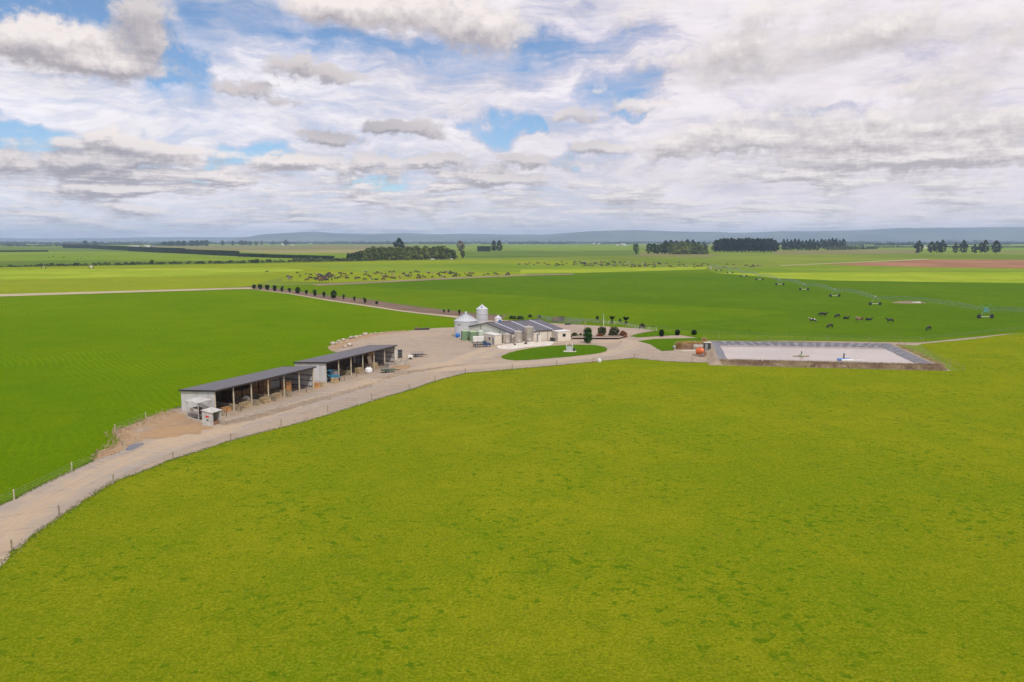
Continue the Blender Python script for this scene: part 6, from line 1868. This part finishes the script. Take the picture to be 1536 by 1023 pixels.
gaps = [(45, 6, 160, 34, 1.3), (150, 14, 80, 26, .8), (245, 100, 46, 50, 1.1), (215, 118, 40, 14, .5), (230, 80, 26, 40, .5), (50, 212, 115, 26, 1.05), (110, 190, 60, 12, .4), (390, 228, 72, 22, 1.0), (340, 243, 50, 18, .8), (585, 262, 70, 20, .95), (740, 198, 70, 17, .8), (815, 203, 30, 8, .6), (925, 128, 55, 42, .65), (810, 75, 70, 40, .5), (380, 40, 120, 45, .32), (690, 75, 90, 70, .4), (560, 80, 110, 22, .6), (320, 60, 60, 60, .3), (780, 130, 40, 16, .35), (905, 60, 120, 20, .35), (955, 182, 30, 8, .55), (860, 228, 40, 8, .5), (1250, 168, 60, 10, .3), (10, 165, 30, 8, .3), (480, 60, 60, 20, .3)]
def cir_builder(g, P):
    wv_ = noi(g, P, .11, 3, .55, out=1); wv_ = vm(g, 'SUBTRACT', wv_, (.5, .5, .5))
    w2_ = noi(g, P, .45, 6, .66, out=1); w2_ = vm(g, 'SUBTRACT', w2_, (.5, .5, .5))
    Pw = vm(g, 'ADD', vm(g, 'ADD', P, vm(g, 'MULTIPLY', wv_, (13.0, 7.0, 0))), vm(g, 'MULTIPLY', w2_, (5.0, 2.6, 0)))
    s = blobs(g, Pw, gaps)
    st_ = mapping(g, vm(g, 'ADD', P, vm(g, 'MULTIPLY', wv_, (8.0, 5.0, 0))), rot=(0, 0, R(-28)), scale=(.09, .40, 1))
    n1 = noi(g, st_, 1.3, 9, .66, .5)
    st2 = mapping(g, P, rot=(0, 0, R(14)), scale=(.12, .55, 1))
    n2 = noi(g, st2, 1.5, 7, .68, .9)
    right = smooth(g, vm(g, 'DOT_PRODUCT', P, (1, 0, 0), out=1), 4, 16)
    t = mth(g, 'SUBTRACT', mth(g, 'ADD', mth(g, 'MULTIPLY', n1, 1.35), mth(g, 'MULTIPLY', n2, .75)), mth(g, 'MULTIPLY', s, 1.0))
    return mth(g, 'ADD', mth(g, 'ADD', t, -.30), mth(g, 'MULTIPLY', right, .16))
gH = sky_group('high_cloud', cir_builder)

tc = nt.nodes.new('ShaderNodeTexCoord').outputs['Generated']
sp_ = nt.nodes.new('ShaderNodeSeparateXYZ'); nt.links.new(tc, sp_.inputs[0])
azn = mth(nt, 'MULTIPLY', mth(nt, 'ARCTAN2', sp_.outputs[0], sp_.outputs[1]), 180 / math.pi)
eln = mth(nt, 'MULTIPLY', mth(nt, 'ARCSINE', sp_.outputs[2]), 180 / math.pi)
cb = nt.nodes.new('ShaderNodeCombineXYZ'); nt.links.new(azn, cb.inputs[0]); nt.links.new(eln, cb.inputs[1])
Pn = cb.outputs[0]
cD = use(gC, Pn)
# light comes from above: compare cloud density here with density higher up
offv = nt.nodes.new('ShaderNodeCombineXYZ'); offv.inputs[0].default_value = .2
nt.links.new(mth(nt, 'ADD', mth(nt, 'MULTIPLY', mth(nt, 'MAXIMUM', eln, 0.0), .05), .22), offv.inputs[1])
cU = use(gC, vm(nt, 'ADD', Pn, offv.outputs[0]))
hD = use(gH, Pn)
cir = smooth(nt, hD, -.05, .85)
cum = smooth(nt, cD, .10, .66)
slope = mth(nt, 'ADD', mth(nt, 'MULTIPLY', smooth(nt, eln, 2.0, 12.0), -.55), 1.75)
lit = mth(nt, 'ADD', mth(nt, 'MULTIPLY', mth(nt, 'SUBTRACT', cD, cU), slope), .40, clamp=True)
thin = smooth(nt, cD, .70, .30)
lit = mth(nt, 'ADD', lit, mth(nt, 'MULTIPLY', thin, .10), clamp=True)
dusk = blobs(nt, Pn, dusk_list)
lit = mth(nt, 'MULTIPLY', lit, mth(nt, 'SUBTRACT', 1.0, mth(nt, 'MULTIPLY', dusk, .72)), clamp=True)
nbig = noi(nt, Pn, .07, 3, .5)
warm = smooth(nt, azn, -28, 30)
c_dark = mix(nt, warm, (.425, .385, .415), (.50, .455, .47))
c_dark = mix(nt, mth(nt, 'MULTIPLY', dusk, .8), c_dark, (.30, .28, .33))
c_lite = mix(nt, warm, (.97, .88, .84), (.94, .87, .84))
cumc = mix(nt, lit, c_dark, c_lite)
cir_hi = mix(nt, smooth(nt, hD, .5, 1.0), mix(nt, warm, (.70, .70, .82), (.66, .60, .70)), mix(nt, warm, (.97, .93, .96), (.90, .83, .87)))
vstk = noi(nt, mapping(nt, Pn, rot=(0, 0, R(-16)), scale=(.05, .22, 1)), 1.6, 8, .66, .6)
cir_hi = vm(nt, 'SCALE', cir_hi, mth(nt, 'ADD', .70, mth(nt, 'MULTIPLY', vstk, .60)))
bg1 = nt.nodes.new('ShaderNodeBackground'); bg1.inputs[1].default_value = .10
tint = vm(nt, 'MULTIPLY', sky.outputs[0], (.86, .98, 1.12))
nt.links.new(tint, bg1.inputs[0])
bg2 = nt.nodes.new('ShaderNodeBackground'); nt.links.new(cir_hi, bg2.inputs[0]); bg2.inputs[1].default_value = 1.0
bg3 = nt.nodes.new('ShaderNodeBackground'); nt.links.new(cumc, bg3.inputs[0]); bg3.inputs[1].default_value = 1.0
m1 = nt.nodes.new('ShaderNodeMixShader'); nt.links.new(cir, m1.inputs[0]); nt.links.new(bg1.outputs[0], m1.inputs[1]); nt.links.new(bg2.outputs[0], m1.inputs[2])
m2 = nt.nodes.new('ShaderNodeMixShader'); nt.links.new(mth(nt, 'MULTIPLY', cum, .96), m2.inputs[0]); nt.links.new(m1.outputs[0], m2.inputs[1]); nt.links.new(bg3.outputs[0], m2.inputs[2])
nt.links.new(m2.outputs[0], wout.inputs[0])
try: w.cycles.sampling_method = 'MANUAL'; w.cycles.sample_map_resolution = 512
except Exception: pass

hz = MB().box((0, 11000, 151.5), (44000, 24000, 305)).build('haze', M['whitepaint'])
hm = bpy.data.materials.new('haze_air'); hm.use_nodes = True
hn = hm.node_tree; hn.nodes.clear()
ho = hn.nodes.new('ShaderNodeOutputMaterial'); pv = hn.nodes.new('ShaderNodeVolumePrincipled')
pv.inputs['Color'].default_value = (.48, .63, 1.0, 1); pv.inputs['Density'].default_value = 6.5e-5; pv.inputs['Anisotropy'].default_value = 0.0
hn.links.new(pv.outputs[0], ho.inputs['Volume'])
hz.data.materials.clear(); hz.data.materials.append(hm)
tag(hz, 'thin pale blue air over the whole plain', 'haze', kind='stuff')

sc.view_settings.view_transform = 'Standard'
sc.view_settings.look = 'None'
sc.view_settings.exposure = 0.0
sc.view_settings.gamma = 1.0
try:
    sc.cycles.volume_bounces = 1
    sc.cycles.max_bounces = 6
    sc.cycles.use_denoising = True
except Exception: pass
